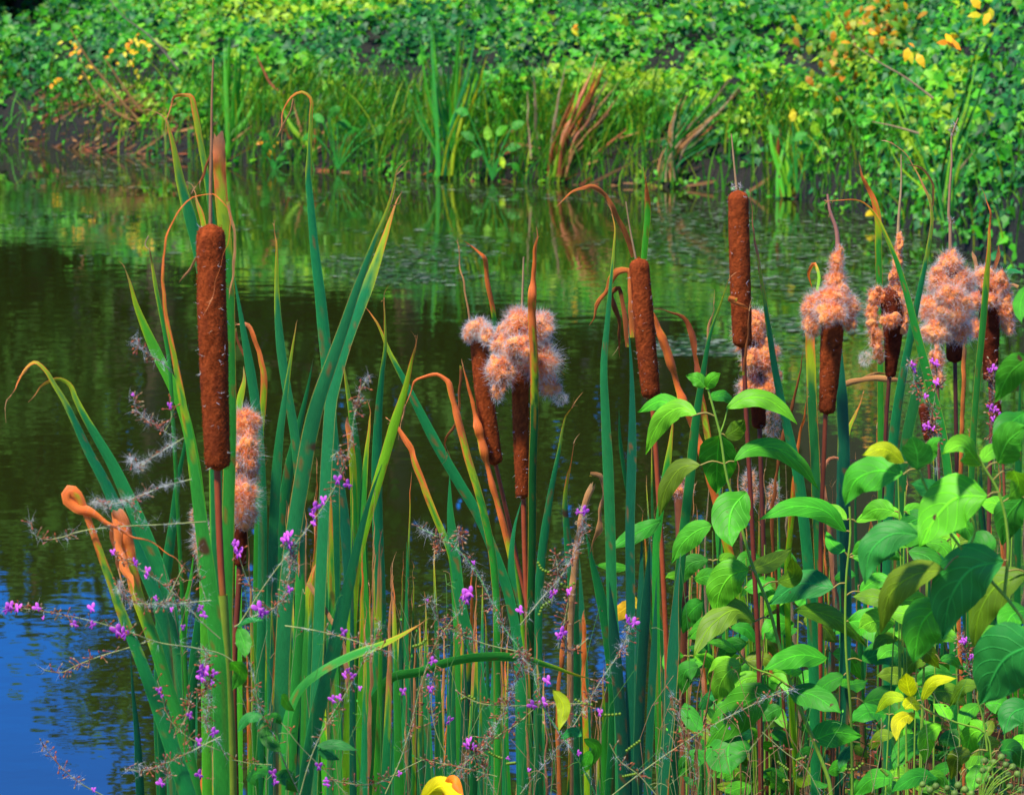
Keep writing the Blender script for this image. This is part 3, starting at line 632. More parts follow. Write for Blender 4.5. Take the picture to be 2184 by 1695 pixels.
shoot('leaves with a rusty orange blade among them, right of the diagonal leaf', 765, 3.35, [
    ([(731, 760), (738, 810), (750, 880), (760, 960), (770, 1060), (776, 1200)], 23, 'm', dict(dead=.03)),
    ([(741, 888), (746, 930), (753, 1000), (755, 1070), (756, 1200)], 18, 'm', dict(dead=.22, taper=.05, dc='o')),
    ([(712, 830), (716, 920), (725, 1030), (738, 1150), (748, 1300)], 27, 't', dict(taper=.4))])
shoot('leaf arched high with a rusty orange crest, left of the wool capped spike', 1060, 3.6, [
    ([(862, 868), (870, 845), (884, 822), (905, 803), (935, 796), (953, 810), (966, 850), (983, 915), (998, 975), (1018, 1040), (1034, 1100), (1050, 1180), (1058, 1260)], 19, 'm', dict(dead=.5, taper=.2, edge=1, fold=.4)),
    ([(956, 972), (952, 940), (968, 900), (978, 850), (983, 780)], 8, 'n', dict(dead=1, dc='r', nobase=True)),
    ([(854, 905), (862, 885), (864, 862)], 7, 'n', dict(dead=1, dc='n', nobase=True))])
shoot('leaf with a broad orange tip swinging right above the centre water', 970, 3.5, [
    ([(825, 893), (842, 908), (868, 942), (890, 1000), (912, 1060), (932, 1110), (958, 1170), (972, 1300)], 17, 'm', dict(dead=.4, taper=.08, dc='o')),
    ([(959, 1010), (960, 1097), (970, 1190), (984, 1297), (1010, 1397), (1034, 1517)], 26, 'b', dict(taper=.2))])
shoot('long straight green leaf slanting down rightwards behind the arched orange one', 1120, 3.8, [
    ([(762, 656), (780, 656), (800, 682), (830, 750), (862, 812), (892, 872), (932, 950), (980, 1032), (1020, 1100), (1050, 1170), (1082, 1260), (1105, 1380)], 26, 'b', dict(dead=.08, taper=.3, twist=0)),
    ([(1112, 1068), (1098, 1120), (1090, 1190), (1100, 1300)], 19, 'b', dict(taper=.5))])
shoot('squared off green leaf snapped with a buff strip hanging from it, lower left', 620, 2.9, [
    ([(640, 1232), (641, 1300), (636, 1377), (632, 1457), (624, 1577), (616, 1693)], 26, 'm', dict(blunt=True)),
    ([(744, 1478), (740, 1430), (732, 1377), (710, 1330), (682, 1282), (656, 1241)], 13, 'n', dict(dead=1, dc='n', taper=.15, nobase=True, d=2.87)),
    ([(678, 1195), (668, 1220), (658, 1250), (652, 1330)], 14, 'm', dict(dead=.35))])
shoot('bright leaf lying nearly level and pointing right across the lower stand', 640, 2.75, [
    ([(911, 1317), (893, 1330), (871, 1345), (815, 1373), (759, 1393), (715, 1413), (675, 1437), (640, 1468), (616, 1520), (604, 1600)], 21, 'm', dict(dead=.1, taper=.25))])
shoot('long leaf arched level across the lower centre, shining on top', 830, 3.0, [
    ([(1271, 1449), (1235, 1441), (1175, 1421), (1115, 1405), (1035, 1401), (955, 1413), (895, 1433), (835, 1446), (800, 1490)], 23, 'm', dict(dead=.03, taper=.3, twist=20))])
shoot('slim blue green leaf with a curled dry point, right of the fluff ball', 1150, 3.9, [
    ([(1222, 850), (1206, 890), (1192, 965), (1177, 1040), (1166, 1110), (1157, 1180), (1150, 1260), (1148, 1400)], 22, 'b', dict(dead=.07, taper=.4))])
shoot('short broad leaf with tapering orange point right of the fluff ball', 1230, 3.8, [
    ([(1225, 945), (1214, 1000), (1206, 1060), (1210, 1130), (1217, 1200), (1226, 1300), (1232, 1450)], 22, 'b', dict(dead=.14, taper=.35)),
    ([(1248, 1129), (1263, 1197), (1283, 1277), (1299, 1377), (1310, 1480)], 26, 'b', dict(taper=.3)),
    ([(1236, 1190), (1240, 1300), (1244, 1400), (1252, 1560)], 20, 't')])
shoot('buff dead leaf snapped into a square hook above a pink flower, right of centre', 1225, 3.7, [
    ([(1256, 1186), (1268, 1140), (1284, 1085), (1287, 1040), (1278, 1015), (1258, 1012)], 13, 'n', dict(dead=1, dc='n', nobase=True, fold=.6)),
    ([(1266, 1032), (1250, 1075), (1240, 1110), (1228, 1200), (1220, 1300)], 17, 'n', dict(dead=1, dc='n', blunt=True)),
    ([(1222, 1270), (1206, 1340), (1198, 1420), (1190, 1500)], 13, 'n', dict(dead=1, dc='o'))])
shoot('two tall dark green blades side by side, left of the clean brown spike', 1325, 3.6, [
    ([(1297, 430), (1311, 480), (1309, 530), (1303, 600), (1296, 680), (1288, 780), (1291, 880), (1297, 1000), (1302, 1150), (1306, 1300), (1318, 1450)], 27, 'b', dict(dead=.06, taper=.4, twist=8)),
    ([(1340, 690), (1346, 780), (1348, 900), (1346, 1000), (1343, 1100), (1344, 1300)], 24, 't', dict(taper=.35)),
    ([(1369, 1130), (1367, 1250), (1364, 1380), (1352, 1560)], 22, 't'),
    ([(1320, 870), (1322, 930), (1332, 1010), (1345, 1080)], 10, 'b')])
shoot('long slanting leaf with orange borders passing behind the dogwood shoot', 1600, 4.3, [
    ([(1382, 630), (1400, 690), (1425, 760), (1455, 850), (1492, 950), (1525, 1060), (1555, 1180), (1590, 1320)], 23, 'l', dict(dead=.75, taper=.1, edge=1, dc='o', fold=.45)),
    ([(1398, 660), (1430, 668), (1458, 674), (1472, 712), (1482, 752), (1490, 820), (1504, 900), (1520, 1000)], 17, 'm', dict(dead=.8, dc='r', taper=.2))])
shoot('two green leaves in a narrow V left of the tall thin tipped spike', 1430, 3.75, [
    ([(1556, 590), (1540, 640), (1516, 710), (1499, 800), (1484, 900), (1472, 1020), (1457, 1150), (1445, 1280)], 25, 'b', dict(taper=.4, dead=.03, edge=.3)),
    ([(1520, 640), (1512, 720), (1504, 800)], 7, 'n', dict(dead=1, dc='n', nobase=True)),
    ([(1452, 1180), (1442, 1260), (1434, 1400), (1424, 1550), (1410, 1695)], 31, 't', dict(d=3.3, edge=.6)),
    ([(1437, 880), (1428, 960), (1412, 1060), (1400, 1160)], 18, 'm', dict(dead=.12))])
shoot('long blue green leaf sweeping down right of the tall thin tipped spike', 1750, 3.9, [
    ([(1602, 398), (1603, 440), (1608, 500), (1618, 560), (1628, 620), (1640, 700), (1652, 780), (1668, 860), (1684, 930), (1702, 1010), (1716, 1120), (1730, 1280)], 28, 'b', dict(dead=.2, dc='p', taper=.55)),
    ([(1795, 740), (1796, 850), (1800, 950), (1801, 1100), (1804, 1300)], 29, 't', dict(taper=.15))])
shoot('green blade with a folded orange top beside the pointed fluff skirt', 1745, 4.0, [
    ([(1724, 702), (1728, 750), (1731, 850), (1738, 980), (1742, 1100), (1748, 1250)], 24, 'd', dict(dead=.07, edge=1, blunt=True, dc='o')),
    ([(1715, 735), (1704, 810), (1688, 868), (1668, 950), (1650, 1080)], 10, 'r', dict(dead=1, dc='r')),
    ([(1722, 838), (1708, 930), (1694, 1050), (1680, 1200)], 15, 'l', dict(dead=.7, dc='o', edge=1)),
    ([(1733, 620), (1722, 590), (1736, 562), (1746, 585), (1743, 620)], 8, 'l', dict(dead=.6, nobase=True))])
shoot('leaf arching from a dry tip over the pointed fluff skirt then crossing down right', 2030, 3.7, [
    ([(1758, 428), (1782, 425), (1815, 428), (1842, 433), (1866, 456), (1888, 500), (1910, 552), (1928, 608), (1946, 676), (1962, 740), (1984, 825), (2006, 910), (2022, 1020), (2030, 1150)], 23, 'm', dict(dead=.14, taper=.4, edge=.5))])
shoot('upright leaf with a twisted rusty top standing above the tattered dark spike', 1875, 4.2, [
    ([(1831, 343), (1834, 362), (1850, 395), (1864, 428), (1872, 465), (1873, 520), (1875, 600), (1878, 800)], 17, 'm', dict(dead=.25, dc='o', edge=1, taper=.12))])
shoot('long leaf with hooked pale tip passing left of the fullest fluff head', 1890, 3.8, [
    ([(1898, 302), (1920, 315), (1945, 350), (1966, 390), (1984, 430), (1988, 470), (1980, 530), (1968, 590), (1958, 640), (1946, 700), (1930, 780), (1916, 860), (1906, 940), (1896, 1060)], 25, 'b', dict(dead=.22, taper=.6, dc='n')),
    ([(1930, 347), (1960, 355), (1986, 385), (1990, 440)], 6, 'n', dict(dead=1, dc='n', nobase=True)),
    ([(1968, 760), (1954, 840), (1936, 920), (1924, 1000), (1916, 1150)], 27, 'd', dict(taper=.1))])
shoot('green leaf with long rusty point in front of the rightmost large fluff head', 2070, 3.6, [
    ([(2090, 394), (2104, 425), (2112, 465), (2110, 520), (2104, 600), (2096, 700), (2086, 800), (2077, 920), (2070, 1080)], 17, 'm', dict(dead=.2, dc='o', taper=.25, edge=.7)),
    ([(2057, 740), (2053, 900), (2048, 1050), (2046, 1200)], 11, 'o', dict(dead=1, dc='o', blunt=True))])
shoot('tan dead leaf lying level under the tattered dark spike', 1780, 4.1, [
    ([(1948, 812), (1900, 806), (1860, 808), (1820, 815), (1786, 826)], 17, 'n', dict(dead=1, dc='n', nobase=True)),
    ([(1900, 800), (1860, 800), (1830, 812)], 9, 'n', dict(dead=1, dc='n', nobase=True)),
    ([(1842, 838), (1826, 880), (1808, 920), (1802, 980), (1800, 1080)], 13, 'm', dict(dead=.2))])
shoot('salmon coloured dead leaf arching low right of the pointed fluff spike stem', 1765, 4.0, [
    ([(1866, 1006), (1838, 984), (1800, 976), (1764, 980), (1753, 1000), (1758, 1060), (1768, 1150), (1776, 1260)], 13, 'p', dict(dead=1, dc='p'))])
shoot('olive leaf with dry hooked tip at the right edge near the last fluff head', 2170, 4.4, [
    ([(2184, 583), (2160, 578), (2135, 585), (2120, 600)], 13, 'b', dict(nobase=True)),
    ([(2176, 800), (2172, 1000), (2170, 1200)], 18, 'd'),
    ([(2150, 620), (2160, 606), (2172, 612)], 9, 'n', dict(dead=1, dc='n', nobase=True))])
shoot('three dark teal leaves rooted close together below the clean brown spike', 1330, 3.3, [
    ([(1300, 1240), (1312, 1380), (1324, 1520), (1332, 1695)], 30, 't', dict(taper=.2)),
    ([(1386, 1150), (1378, 1290), (1368, 1450), (1360, 1695)], 26, 't', dict(taper=.2)),
    ([(1400, 1230), (1396, 1350), (1388, 1500), (1380, 1695)], 20, 't', dict(taper=.3)),
    ([(1245, 1300), (1246, 1450), (1250, 1600), (1252, 1695)], 15, 'l', dict(dead=.6, edge=1, taper=.05))])

# dense filler of the stand
def filler(n, x0, x1, y0, y1, d0, d1, label, cols, deadp, seed, group, lean=90, nl=(4, 6), wpx=(18, 30)):
    r = random.Random(seed)
    for i in range(n):
        d = r.uniform(d0, d1); bx = x0 + (x1 - x0) * (i + r.random()) / n
        th = thing('cattail_shoot', label, 'cattail leaves', root_at(bx, d), group)
        for k in range(r.randint(*nl)):
            ty = r.uniform(y0, y1) ; tx = bx + r.uniform(-lean, lean); fb = foot(bx + r.uniform(-8, 8), d)
            my = (ty + fb[1]) / 2
            pts = [(tx, ty), (tx + (bx - tx) * .12 + r.uniform(-5, 5), ty + (fb[1] - ty) * .18), (tx + (bx - tx) * .35 + r.uniform(-8, 8), ty + (fb[1] - ty) * .4), (bx + (tx - bx) * .25, my + (fb[1] - my) * .5)]
            full = r.random() < deadp
            kw = dict(dead=1, dc=r.choice('nnnwwpor')) if full else dict(dead=r.choice([0, .03, .06, .1, .2]), dc=r.choice('on'))
            W = r.uniform(*wpx) * 3.1 / d * (.75 if full else 1)
            blade(th, pts, W, d + r.uniform(-.08, .08), r.choice(cols), base=fb, taper=r.uniform(.2, .4), edge=r.choice([0, 0, 0, .4]), seed=r.randint(0, 99999), **kw)
filler(11, 560, 820, 960, 1420, 2.9, 3.9, 'green cattail leaves crowded in the dense stand left of centre', 'bbbmtg', .07, 21, 'crowded leaf shoots left of centre')
filler(12, 790, 1030, 1120, 1480, 3.1, 4.2, 'loosely spaced green cattail leaves low in front of the centre water', 'bbbmtd', .03, 22, 'looser leaf shoots at centre', lean=70, nl=(3, 5), wpx=(22, 35))
filler(3, 330, 560, 1300, 1560, 3.2, 3.8, 'low green cattail leaves behind the stem of the tallest spike', 'bbt', .0, 23, 'low leaf shoots by the tallest stem', lean=50, nl=(3, 4), wpx=(15, 24))
filler(8, 1040, 1310, 1230, 1500, 3.4, 4.4, 'low green and buff cattail leaves under the fluff ball', 'bbtmd', .25, 24, 'low leaf shoots under the fluff ball', lean=50, nl=(3, 4), wpx=(12, 24))
filler(15, 1400, 2200, 880, 1300, 4.15, 4.7, 'mixed green and dead brown cattail leaves standing thick behind the dogwood', 'mdtbd', .34, 25, 'thick leaf shoots behind the dogwood', lean=90, nl=(5, 7), wpx=(13, 26))

# ---------------------------------------------------------------- dogwood
def ovate(parent, pts, W, d, col, tilt=25, name='leaf', d2=None, petiole=True, cup=.25, seed=0, wave=.06):
    """broad pointed leaf; pts foot to tip"""
    r = random.Random(int(pts[0][0] * 7 + pts[-1][1] * 3 + seed)); n = 22; K = 11
    q = spline(pts, n); t = np.linspace(0, 1, n)
    if d2 is None: d2 = d + r.uniform(-.05, .05)
    dd = d + (d2 - d) * t
    C = np.array([P(q[i, 0], q[i, 1], dd[i]) for i in range(n)])
    T = nrm(np.gradient(C, axis=0)); view = nrm(C - CP); A = nrm(np.cross(T, view)); N = np.cross(A, T)
    N = np.where((np.sum(N * view, 1) > 0)[:, None], -N, N)
    # turn about the leaf axis so that the upper face looks up and at the camera
    def upness(sg):
        a_ = R(tilt * sg); q_ = A * math.cos(a_) - N * math.sin(a_); m_ = nrm(np.cross(q_, T)); m_ = np.where((np.sum(m_ * view, 1) > 0)[:, None], -m_, m_); return float((m_ @ np.array(sdir)).mean())
    s = 1 if upness(1) > upness(-1) else -1
    ang = R(tilt * s + r.uniform(-12, 12))
    A2 = A * math.cos(ang) - N * math.sin(ang); N2 = nrm(np.cross(A2, T)); N2 = np.where((np.sum(N2 * view, 1) > 0)[:, None], -N2, N2)
    prof = np.interp(t, [0, .05, .14, .28, .42, .58, .72, .84, .93, 1], [.03, .32, .68, .95, 1, .9, .7, .42, .16, .01])
    half = .5 * W * px(dd) * prof / max(math.cos(ang), .5)
    us = np.linspace(-1, 1, K); V = np.zeros((n, K, 3)); cl = np.zeros((n, K, 3)); uv = np.zeros((n, K, 2)); hm = half.max(); ph = r.uniform(0, 30)
    col = col * r.uniform(.85, 1.15) * np.array([r.uniform(.8, 1.25), 1, r.uniform(.8, 1.2)])
    for k, u in enumerate(us):
        wv = np.array([mnoise.noise(Vector((i * .28, u * .8, ph))) for i in range(n)]) * hm * 2.2 * wave * abs(u) * 2
        z = -half * abs(u) ** 1.4 * cup + wv + hm * .12 * abs(u) ** .5
        V[:, k] = C + A2 * (half * u)[:, None] + N2 * z[:, None]
        nz = np.array([mnoise.noise(Vector((i * .22, u * 1.1, ph + 9))) for i in range(n)])
        cl[:, k] = np.clip(col * (1 + .28 * nz[:, None]), .003, 1)
        uv[:, k, 0] = u; uv[:, k, 1] = t
    I = np.arange(n * K).reshape(n, K)
    F = np.stack([I[:-1, :-1], I[:-1, 1:], I[1:, 1:], I[1:, :-1]], -1).reshape(-1, 4)
    return mk(name, V.reshape(-1, 3), F, M_DOG, parent, cl.reshape(-1, 3), uv.reshape(-1, 2))
LB = lin(96, 192, 40); LG = lin(68, 172, 42); LD = lin(44, 140, 40); LT = lin(40, 146, 70); LY = lin(180, 215, 20); LO = lin(92, 140, 26)
DST = lin(120, 160, 44); DST2 = lin(150, 110, 60)
def root3(x, d): X = (x - 1092) * px(d); return (X, d, gz(X, d))
def shrub(label, bx, d, stems, leaves, petcol=DST):
    th = thing('dogwood_shrub', label, 'shrub', root3(bx, d), 'leafy dogwood shoots')
    lines = []
    for s_ in stems:
        pts, w0, w1 = s_[:3]; dd = s_[3] if len(s_) > 3 else d
        stem(th, 'branch', pts, w0, w1, dd, DST if len(s_) < 5 else s_[4]); lines.append(spline(pts, 60))
    allp = np.vstack(lines)
    PB = Buf()
    for i, lf in enumerate(leaves):
        pts, W, col = lf[:3]; dd = d + (lf[3] if len(lf) > 3 else 0)
        lo = ovate(th, pts, W, dd, col, tilt=lf[4] if len(lf) > 4 else 22, seed=i)
        b0 = np.array(pts[0], float); dist = np.linalg.norm(allp - b0, axis=1); j = int(np.argmin(dist))
        if 4 < dist[j] < 90:
            mid = (b0 + allp[j]) / 2 + np.array([0, -dist[j] * .15])
            V, F = tube_geo(pxline([tuple(allp[j]), tuple(mid), tuple(b0)], dd, n=7), 1.9 * px(dd), 5); mk('petiole', V, F, M_STEM, lo, DST2 * .7 + DST * .3, np.zeros((len(V), 2)))
    return th
shrub('dogwood shoot with a long slanting green stem and broad drooping leaves, centre right', 1800, 3.45,
    [([foot(1800, 3.45), (1766, 1657), (1730, 1565), (1690, 1469), (1662, 1377), (1638, 1289), (1606, 1209), (1574, 1097), (1550, 1017), (1534, 916), (1524, 880), (1508, 822)], 15, 5),
     ([(1690, 1469), (1650, 1440), (1600, 1420), (1575, 1390)], 5, 4), ([(1534, 930), (1545, 900), (1552, 870)], 4, 3)],
    [([(1486, 884), (1452, 870), (1422, 884), (1396, 920), (1379, 968)], 46, LB), ([(1550, 872), (1590, 850), (1632, 850), (1670, 874), (1699, 905)], 40, LB),
     ([(1534, 926), (1530, 980), (1529, 1050)], 84, LG, 0, 8), ([(1548, 930), (1572, 915), (1588, 895)], 40, LO, .04), ([(1506, 828), (1516, 812), (1538, 796)], 30, LB),
     ([(1504, 826), (1490, 810), (1462, 802)], 32, LG), ([(1512, 850), (1545, 844), (1570, 862)], 26, LG, .05), ([(1474, 888), (1440, 868), (1412, 856), (1362, 880)], 40, LG, .12),
     ([(1566, 984), (1592, 962), (1650, 954), (1702, 986), (1746, 1044)], 42, LG), ([(1590, 1050), (1562, 1086), (1555, 1126), (1562, 1166)], 86, LG, -.02, 10),
     ([(1494, 992), (1456, 996), (1424, 1036), (1406, 1102)], 44, LO), ([(1520, 1120), (1490, 1130), (1455, 1160), (1434, 1200)], 50, LG),
     ([(1598, 1213), (1562, 1225), (1535, 1265), (1530, 1315)], 78, LB, -.02, 10), ([(1610, 1325), (1570, 1300), (1520, 1330), (1480, 1402)], 56, LO),
     ([(1570, 1389), (1540, 1372), (1506, 1370)], 22, LB), ([(1582, 1418), (1556, 1430), (1536, 1460), (1530, 1500)], 58, LB), ([(1654, 1473), (1600, 1495), (1550, 1540), (1504, 1594)], 88, LG, .03, 15),
     ([(1682, 1473), (1730, 1480), (1794, 1522)], 56, LD), ([(1730, 1580), (1780, 1562), (1836, 1570)], 62, LG), ([(1560, 1560), (1552, 1610), (1560, 1656)], 104, LD, .06, 10),
     ([(1762, 1405), (1710, 1396), (1626, 1430)], 52, LG), ([(1710, 1433), (1680, 1422), (1646, 1434)], 32, LB), ([(1490, 1420), (1464, 1430), (1456, 1480)], 44, LD, .1),
     ([(1600, 1215), (1640, 1200), (1688, 1170)], 40, LO, .05), ([(1660, 1240), (1690, 1230), (1690, 1185)], 40, LO, .06), ([(1460, 1500), (1480, 1540), (1500, 1570)], 40, LD, .1),
     ([(1500, 1280), (1470, 1310), (1458, 1350)], 44, LD, .2), ([(1410, 1110), (1370, 1130), (1300, 1172)], 40, LD, .2), ([(1340, 1210), (1310, 1208), (1270, 1205)], 22, LG, .2)])
shrub('slim upright dogwood shoot with opposite leaves, right of the slanting stem', 1818, 3.6,
    [([foot(1818, 3.6), (1814, 1509), (1804, 1377), (1806, 1217), (1814, 1137), (1812, 1080)], 9, 5)],
    [([(1802, 1133), (1760, 1090), (1694, 1080), (1618, 1110)], 48, LG), ([(1806, 1109), (1780, 1088), (1734, 1082)], 28, LB), ([(1826, 1113), (1868, 1092), (1905, 1090), (1930, 1115)], 30, LB),
     ([(1802, 1177), (1780, 1165), (1762, 1134)], 30, LG), ([(1818, 1180), (1838, 1160), (1850, 1150)], 22, LG), ([(1778, 1253), (1710, 1244), (1640, 1290)], 66, LT), ([(1694, 1301), (1750, 1306), (1806, 1334), (1846, 1378)], 44, LO),
     ([(1812, 1325), (1850, 1325), (1902, 1386)], 70, LG), ([(1834, 1261), (1870, 1238), (1912, 1244)], 38, LG), ([(1838, 1409), (1890, 1390), (1970, 1433)], 58, LD), ([(1820, 1190), (1850, 1180), (1878, 1165)], 30, LG, .05),
     ([(1850, 1190), (1890, 1170), (1928, 1195)], 46, LG, .08), ([(1842, 1497), (1890, 1490), (1956, 1530)], 64, LD), ([(1800, 1440), (1760, 1460), (1730, 1500)], 40, LD, .1)])
shrub('nearest dogwood branch at right with the largest slightly blurred leaves', 2260, 2.35,
    [([foot(2260, 2.35), (2230, 1500), (2184, 1325), (2142, 1269), (2086, 1209), (2026, 1137), (1985, 1060), (1958, 1000)], 14, 6), ([(2142, 1269), (2150, 1150), (2130, 1050), (2090, 980), (2076, 950)], 8, 5), ([(2060, 1180), (2080, 1130), (2060, 1080)], 6, 5)],
    [([(1958, 998), (1956, 968), (1944, 930)], 66, LT, 0, 5), ([(1926, 986), (1886, 958), (1838, 972)], 38, LY * .75 + LB * .25), ([(1980, 985), (1996, 940), (2010, 935)], 28, LG, .05),
     ([(2090, 990), (2050, 950), (2008, 970)], 50, LB), ([(2092, 985), (2120, 960), (2150, 975)], 34, LB, .03), ([(2130, 985), (2152, 940), (2192, 908)], 76, LG), ([(1926, 1012), (1872, 1004), (1828, 1022), (1803, 1078)], 76, LG),
     ([(2106, 1058), (2040, 1062), (1996, 1104), (1964, 1166)], 118, LB, -.03, 12), ([(1960, 1140), (1900, 1140), (1860, 1172), (1846, 1246)], 72, LT), ([(2014, 1215), (1950, 1225), (1902, 1262), (1880, 1348)], 66, LO),
     ([(2142, 1195), (2070, 1215), (2030, 1270), (2012, 1358)], 120, LT, -.02, 15), ([(2010, 1285), (1972, 1320), (1950, 1412)], 96, LG, .05, 12), ([(2196, 1225), (2130, 1245), (2092, 1300), (2078, 1380)], 76, LO, .04),
     ([(2210, 1372), (2150, 1400), (2094, 1498)], 150, LT, -.05, 12), ([(2160, 1000), (2172, 1030), (2150, 1066)], 50, LB), ([(2200, 760), (2160, 790), (2124, 856)], 62, LG, -.05), ([(2190, 610), (2176, 650), (2180, 690)], 34, LG),
     ([(2020, 1060), (1990, 1045), (1940, 1030)], 44, LT * .8, .1), ([(2110, 1180), (2090, 1160), (2060, 1190)], 60, LD, .12), ([(2184, 1060), (2150, 1100), (2140, 1160)], 70, LD, .1), ([(2190, 1300), (2160, 1310), (2140, 1345)], 60, LG, .1),
     ([(2184, 880), (2150, 910), (2140, 960)], 64, LD, .15)])
shrub('low dogwood sprig with fresh yellow green leaves at lower right', 2130, 2.9,
    [([foot(2140, 2.9), (2116, 1640), (2100, 1560), (2042, 1541), (1990, 1520), (1950, 1498)], 7, 4), ([(2106, 1600), (2096, 1530), (2084, 1490)], 5, 4)],
    [([(1942, 1484), (1936, 1462), (1932, 1434)], 42, LY), ([(1930, 1489), (1896, 1488), (1868, 1520)], 28, LY), ([(1966, 1493), (1988, 1456), (2042, 1446)], 26, LY), ([(1962, 1502), (1946, 1500), (1928, 1512)], 34, LY), ([(1950, 1520), (1920, 1535), (1912, 1580)], 34, LY * .8 + LO * .2),
     ([(2008, 1545), (1980, 1565), (1972, 1628)], 42, LB), ([(2026, 1537), (2010, 1510), (1990, 1500)], 30, LB), ([(2106, 1558), (2080, 1560), (2058, 1616)], 56, LB), ([(2072, 1607), (2042, 1615), (2030, 1660)], 42, LO), ([(2088, 1462), (2060, 1462), (2026, 1506)], 32, LO),
     ([(2090, 1500), (2062, 1520), (2050, 1560)], 34, LG, .05), ([(2100, 1500), (2130, 1500), (2160, 1530)], 44, LG, .05), ([(2200, 1505), (2160, 1520), (2142, 1566)], 64, LT), ([(2110, 1640), (2086, 1650), (2070, 1690)], 44, LG), ([(2130, 1600), (2160, 1600), (2184, 1640)], 50, LD, .1), ([(2000, 1660), (1960, 1655), (1900, 1690)], 40, LD, .1)])
for (label, bx, d, x0, x1, y0, y1, sd) in [('dogwood growth filling in behind the slanting stem, centre right', 1600, 4.0, 1440, 1830, 1120, 1640, 31), ('dogwood growth filling in behind the largest blurred leaves at the right edge', 2050, 3.3, 1880, 2200, 1000, 1560, 32)]:
    r = random.Random(sd); st = []; lv = []
    for k in range(11):
        sx = r.uniform(x0 + 30, x1 - 30); ty = r.uniform(y0, y0 + (y1 - y0) * .4); f_ = foot(bx + (sx - bx) * .5, d); ln_ = [f_, (sx + r.uniform(-30, 30), (ty + f_[1]) / 2), (sx, ty)]
        st.append((ln_, 7, 3)); q = spline(ln_, 40)
        for j in range(4):
            i = int(39 - j * 6 - r.uniform(0, 3)); p0 = q[i]
            if p0[1] > 1690: break
            for sgn in (-1, 1):
                L_ = r.uniform(46, 84) * 3.6 / d; a = r.uniform(-.2, .9); b0 = (p0[0] + sgn * 10, p0[1] - 4)
                lv.append(([b0, (b0[0] + sgn * L_ * .5, b0[1] - 8 + L_ * .25 * a), (b0[0] + sgn * L_ * .95, b0[1] + L_ * a)], L_ * r.uniform(.45, .7), r.choice([LB, LB, LG, LG, LD, LO]), r.uniform(-.1, .1), r.uniform(5, 40)))
    shrub(label, bx, d, st, lv)
# low dark leaves filling the foot of the thicket
r = random.Random(5)
th = thing('undergrowth_bush', 'dark low leafy bush filling the shore behind the dogwood shoots at lower right', 'bush', root3(1850, 4.2))
br = Buf()
for i in range(98):
    x = r.uniform(1470, 2184); y = r.uniform(1330, 1690); d = r.uniform(3.7, 4.3); a = r.uniform(-1, 1) * 2.4 + math.pi / 2; Ln = r.uniform(28, 60)
    ovate(th, [(x, y), (x + math.cos(a) * Ln * .5, y + math.sin(a) * Ln * .4), (x + math.cos(a) * Ln, y + math.sin(a) * Ln)], Ln * r.uniform(.45, .7), d, r.choice([LD, LD, LG, LO, LT * .8]), tilt=r.uniform(0, 45), seed=i)
    V, F = tube_geo(pxline([(x, y), (x + r.uniform(-30, 30), y + 70), foot(x + r.uniform(-40, 40), d)], d, n=8), 1.6 * px(d), 5); mk('branch', V, F, M_STEM, th, DST2 * .6, np.zeros((len(V), 2)))
# green berries
th = thing('berry_cluster', 'cluster of round green berries at the bottom right corner', 'berries', P(2070, 1680, 2.7))
k = px(2.7)
bs = Buf()
for j, (x, y) in enumerate([(1968, 1672), (1984, 1684), (1996, 1676), (2020, 1680), (2036, 1692), (2058, 1683), (2072, 1692), (2044, 1674), (2096, 1642), (2110, 1640), (2120, 1625), (2145, 1630), (2130, 1660), (2150, 1652), (2160, 1635), (2112, 1660), (2088, 1664), (2170, 1650), (2100, 1622), (2136, 1614), (2154, 1676), (2120, 1684), (2140, 1690), (2176, 1684)]):
    c = P(x, y, 2.7 + rnd.uniform(-.02, .02)); nu, nv = 12, 8; rad = rnd.uniform(7, 9) * k
    D = np.array([[math.sin(p) * math.cos(a), math.sin(p) * math.sin(a), math.cos(p)] for p in np.linspace(.05, math.pi - .05, nv) for a in np.linspace(0, 2 * math.pi, nu, endpoint=False)])
    I = np.arange(nu * nv).reshape(nv, nu); J = np.roll(I, -1, 1); F = np.stack([I[:-1], J[:-1], J[1:], I[1:]], -1).reshape(-1, 4)
    mk('berry', c + D * rad, F, M_PETAL, th, lin(118, 150, 62) * rnd.uniform(.8, 1.2), np.zeros((len(D), 2)))
    V, F = tube_geo(pxline([(x, y), ((x + 2090) / 2, y + 22), (2090, 1720)], 2.7, n=6), 1.1 * k, 4); bs.add(V, F, DST)
bs.build('stalk', M_STEM, th)

# ---------------------------------------------------------------- tick trefoil
def petal_geo():
    B = Buf(); c_a = lin(222, 96, 232); c_b = lin(168, 40, 190); c_c = lin(226, 150, 226)
    def ell(c, ax, R3, col):
        nu, nv = 10, 6
        D = np.array([[math.sin(p) * math.cos(a), math.sin(p) * math.sin(a), math.cos(p)] for p in np.linspace(.05, math.pi - .05, nv) for a in np.linspace(0, 2 * math.pi, nu, endpoint=False)])
        I = np.arange(nu * nv).reshape(nv, nu); J = np.roll(I, -1, 1); F = np.stack([I[:-1], J[:-1], J[1:], I[1:]], -1).reshape(-1, 4)
        rot = np.array(Matrix.Rotation(R(ax), 3, 'Y')); B.add(np.array(c) + (D * np.array(R3)) @ rot.T, F, mixc(np.tile(col, (len(D), 1)), c_c, np.clip(D[:, 2], 0, 1) * .5))
    ell((-.28, 0, .32), -28, (.26, .07, .4), c_a); ell((.28, .02, .32), 28, (.26, .07, .4), c_a)
    ell((-.12, -.16, -.25), 20, (.14, .1, .36), c_b); ell((.14, -.16, -.25), -20, (.14, .1, .36), c_a); ell((0, -.05, 0), 0, (.16, .14, .2), c_b * .7)
    return B
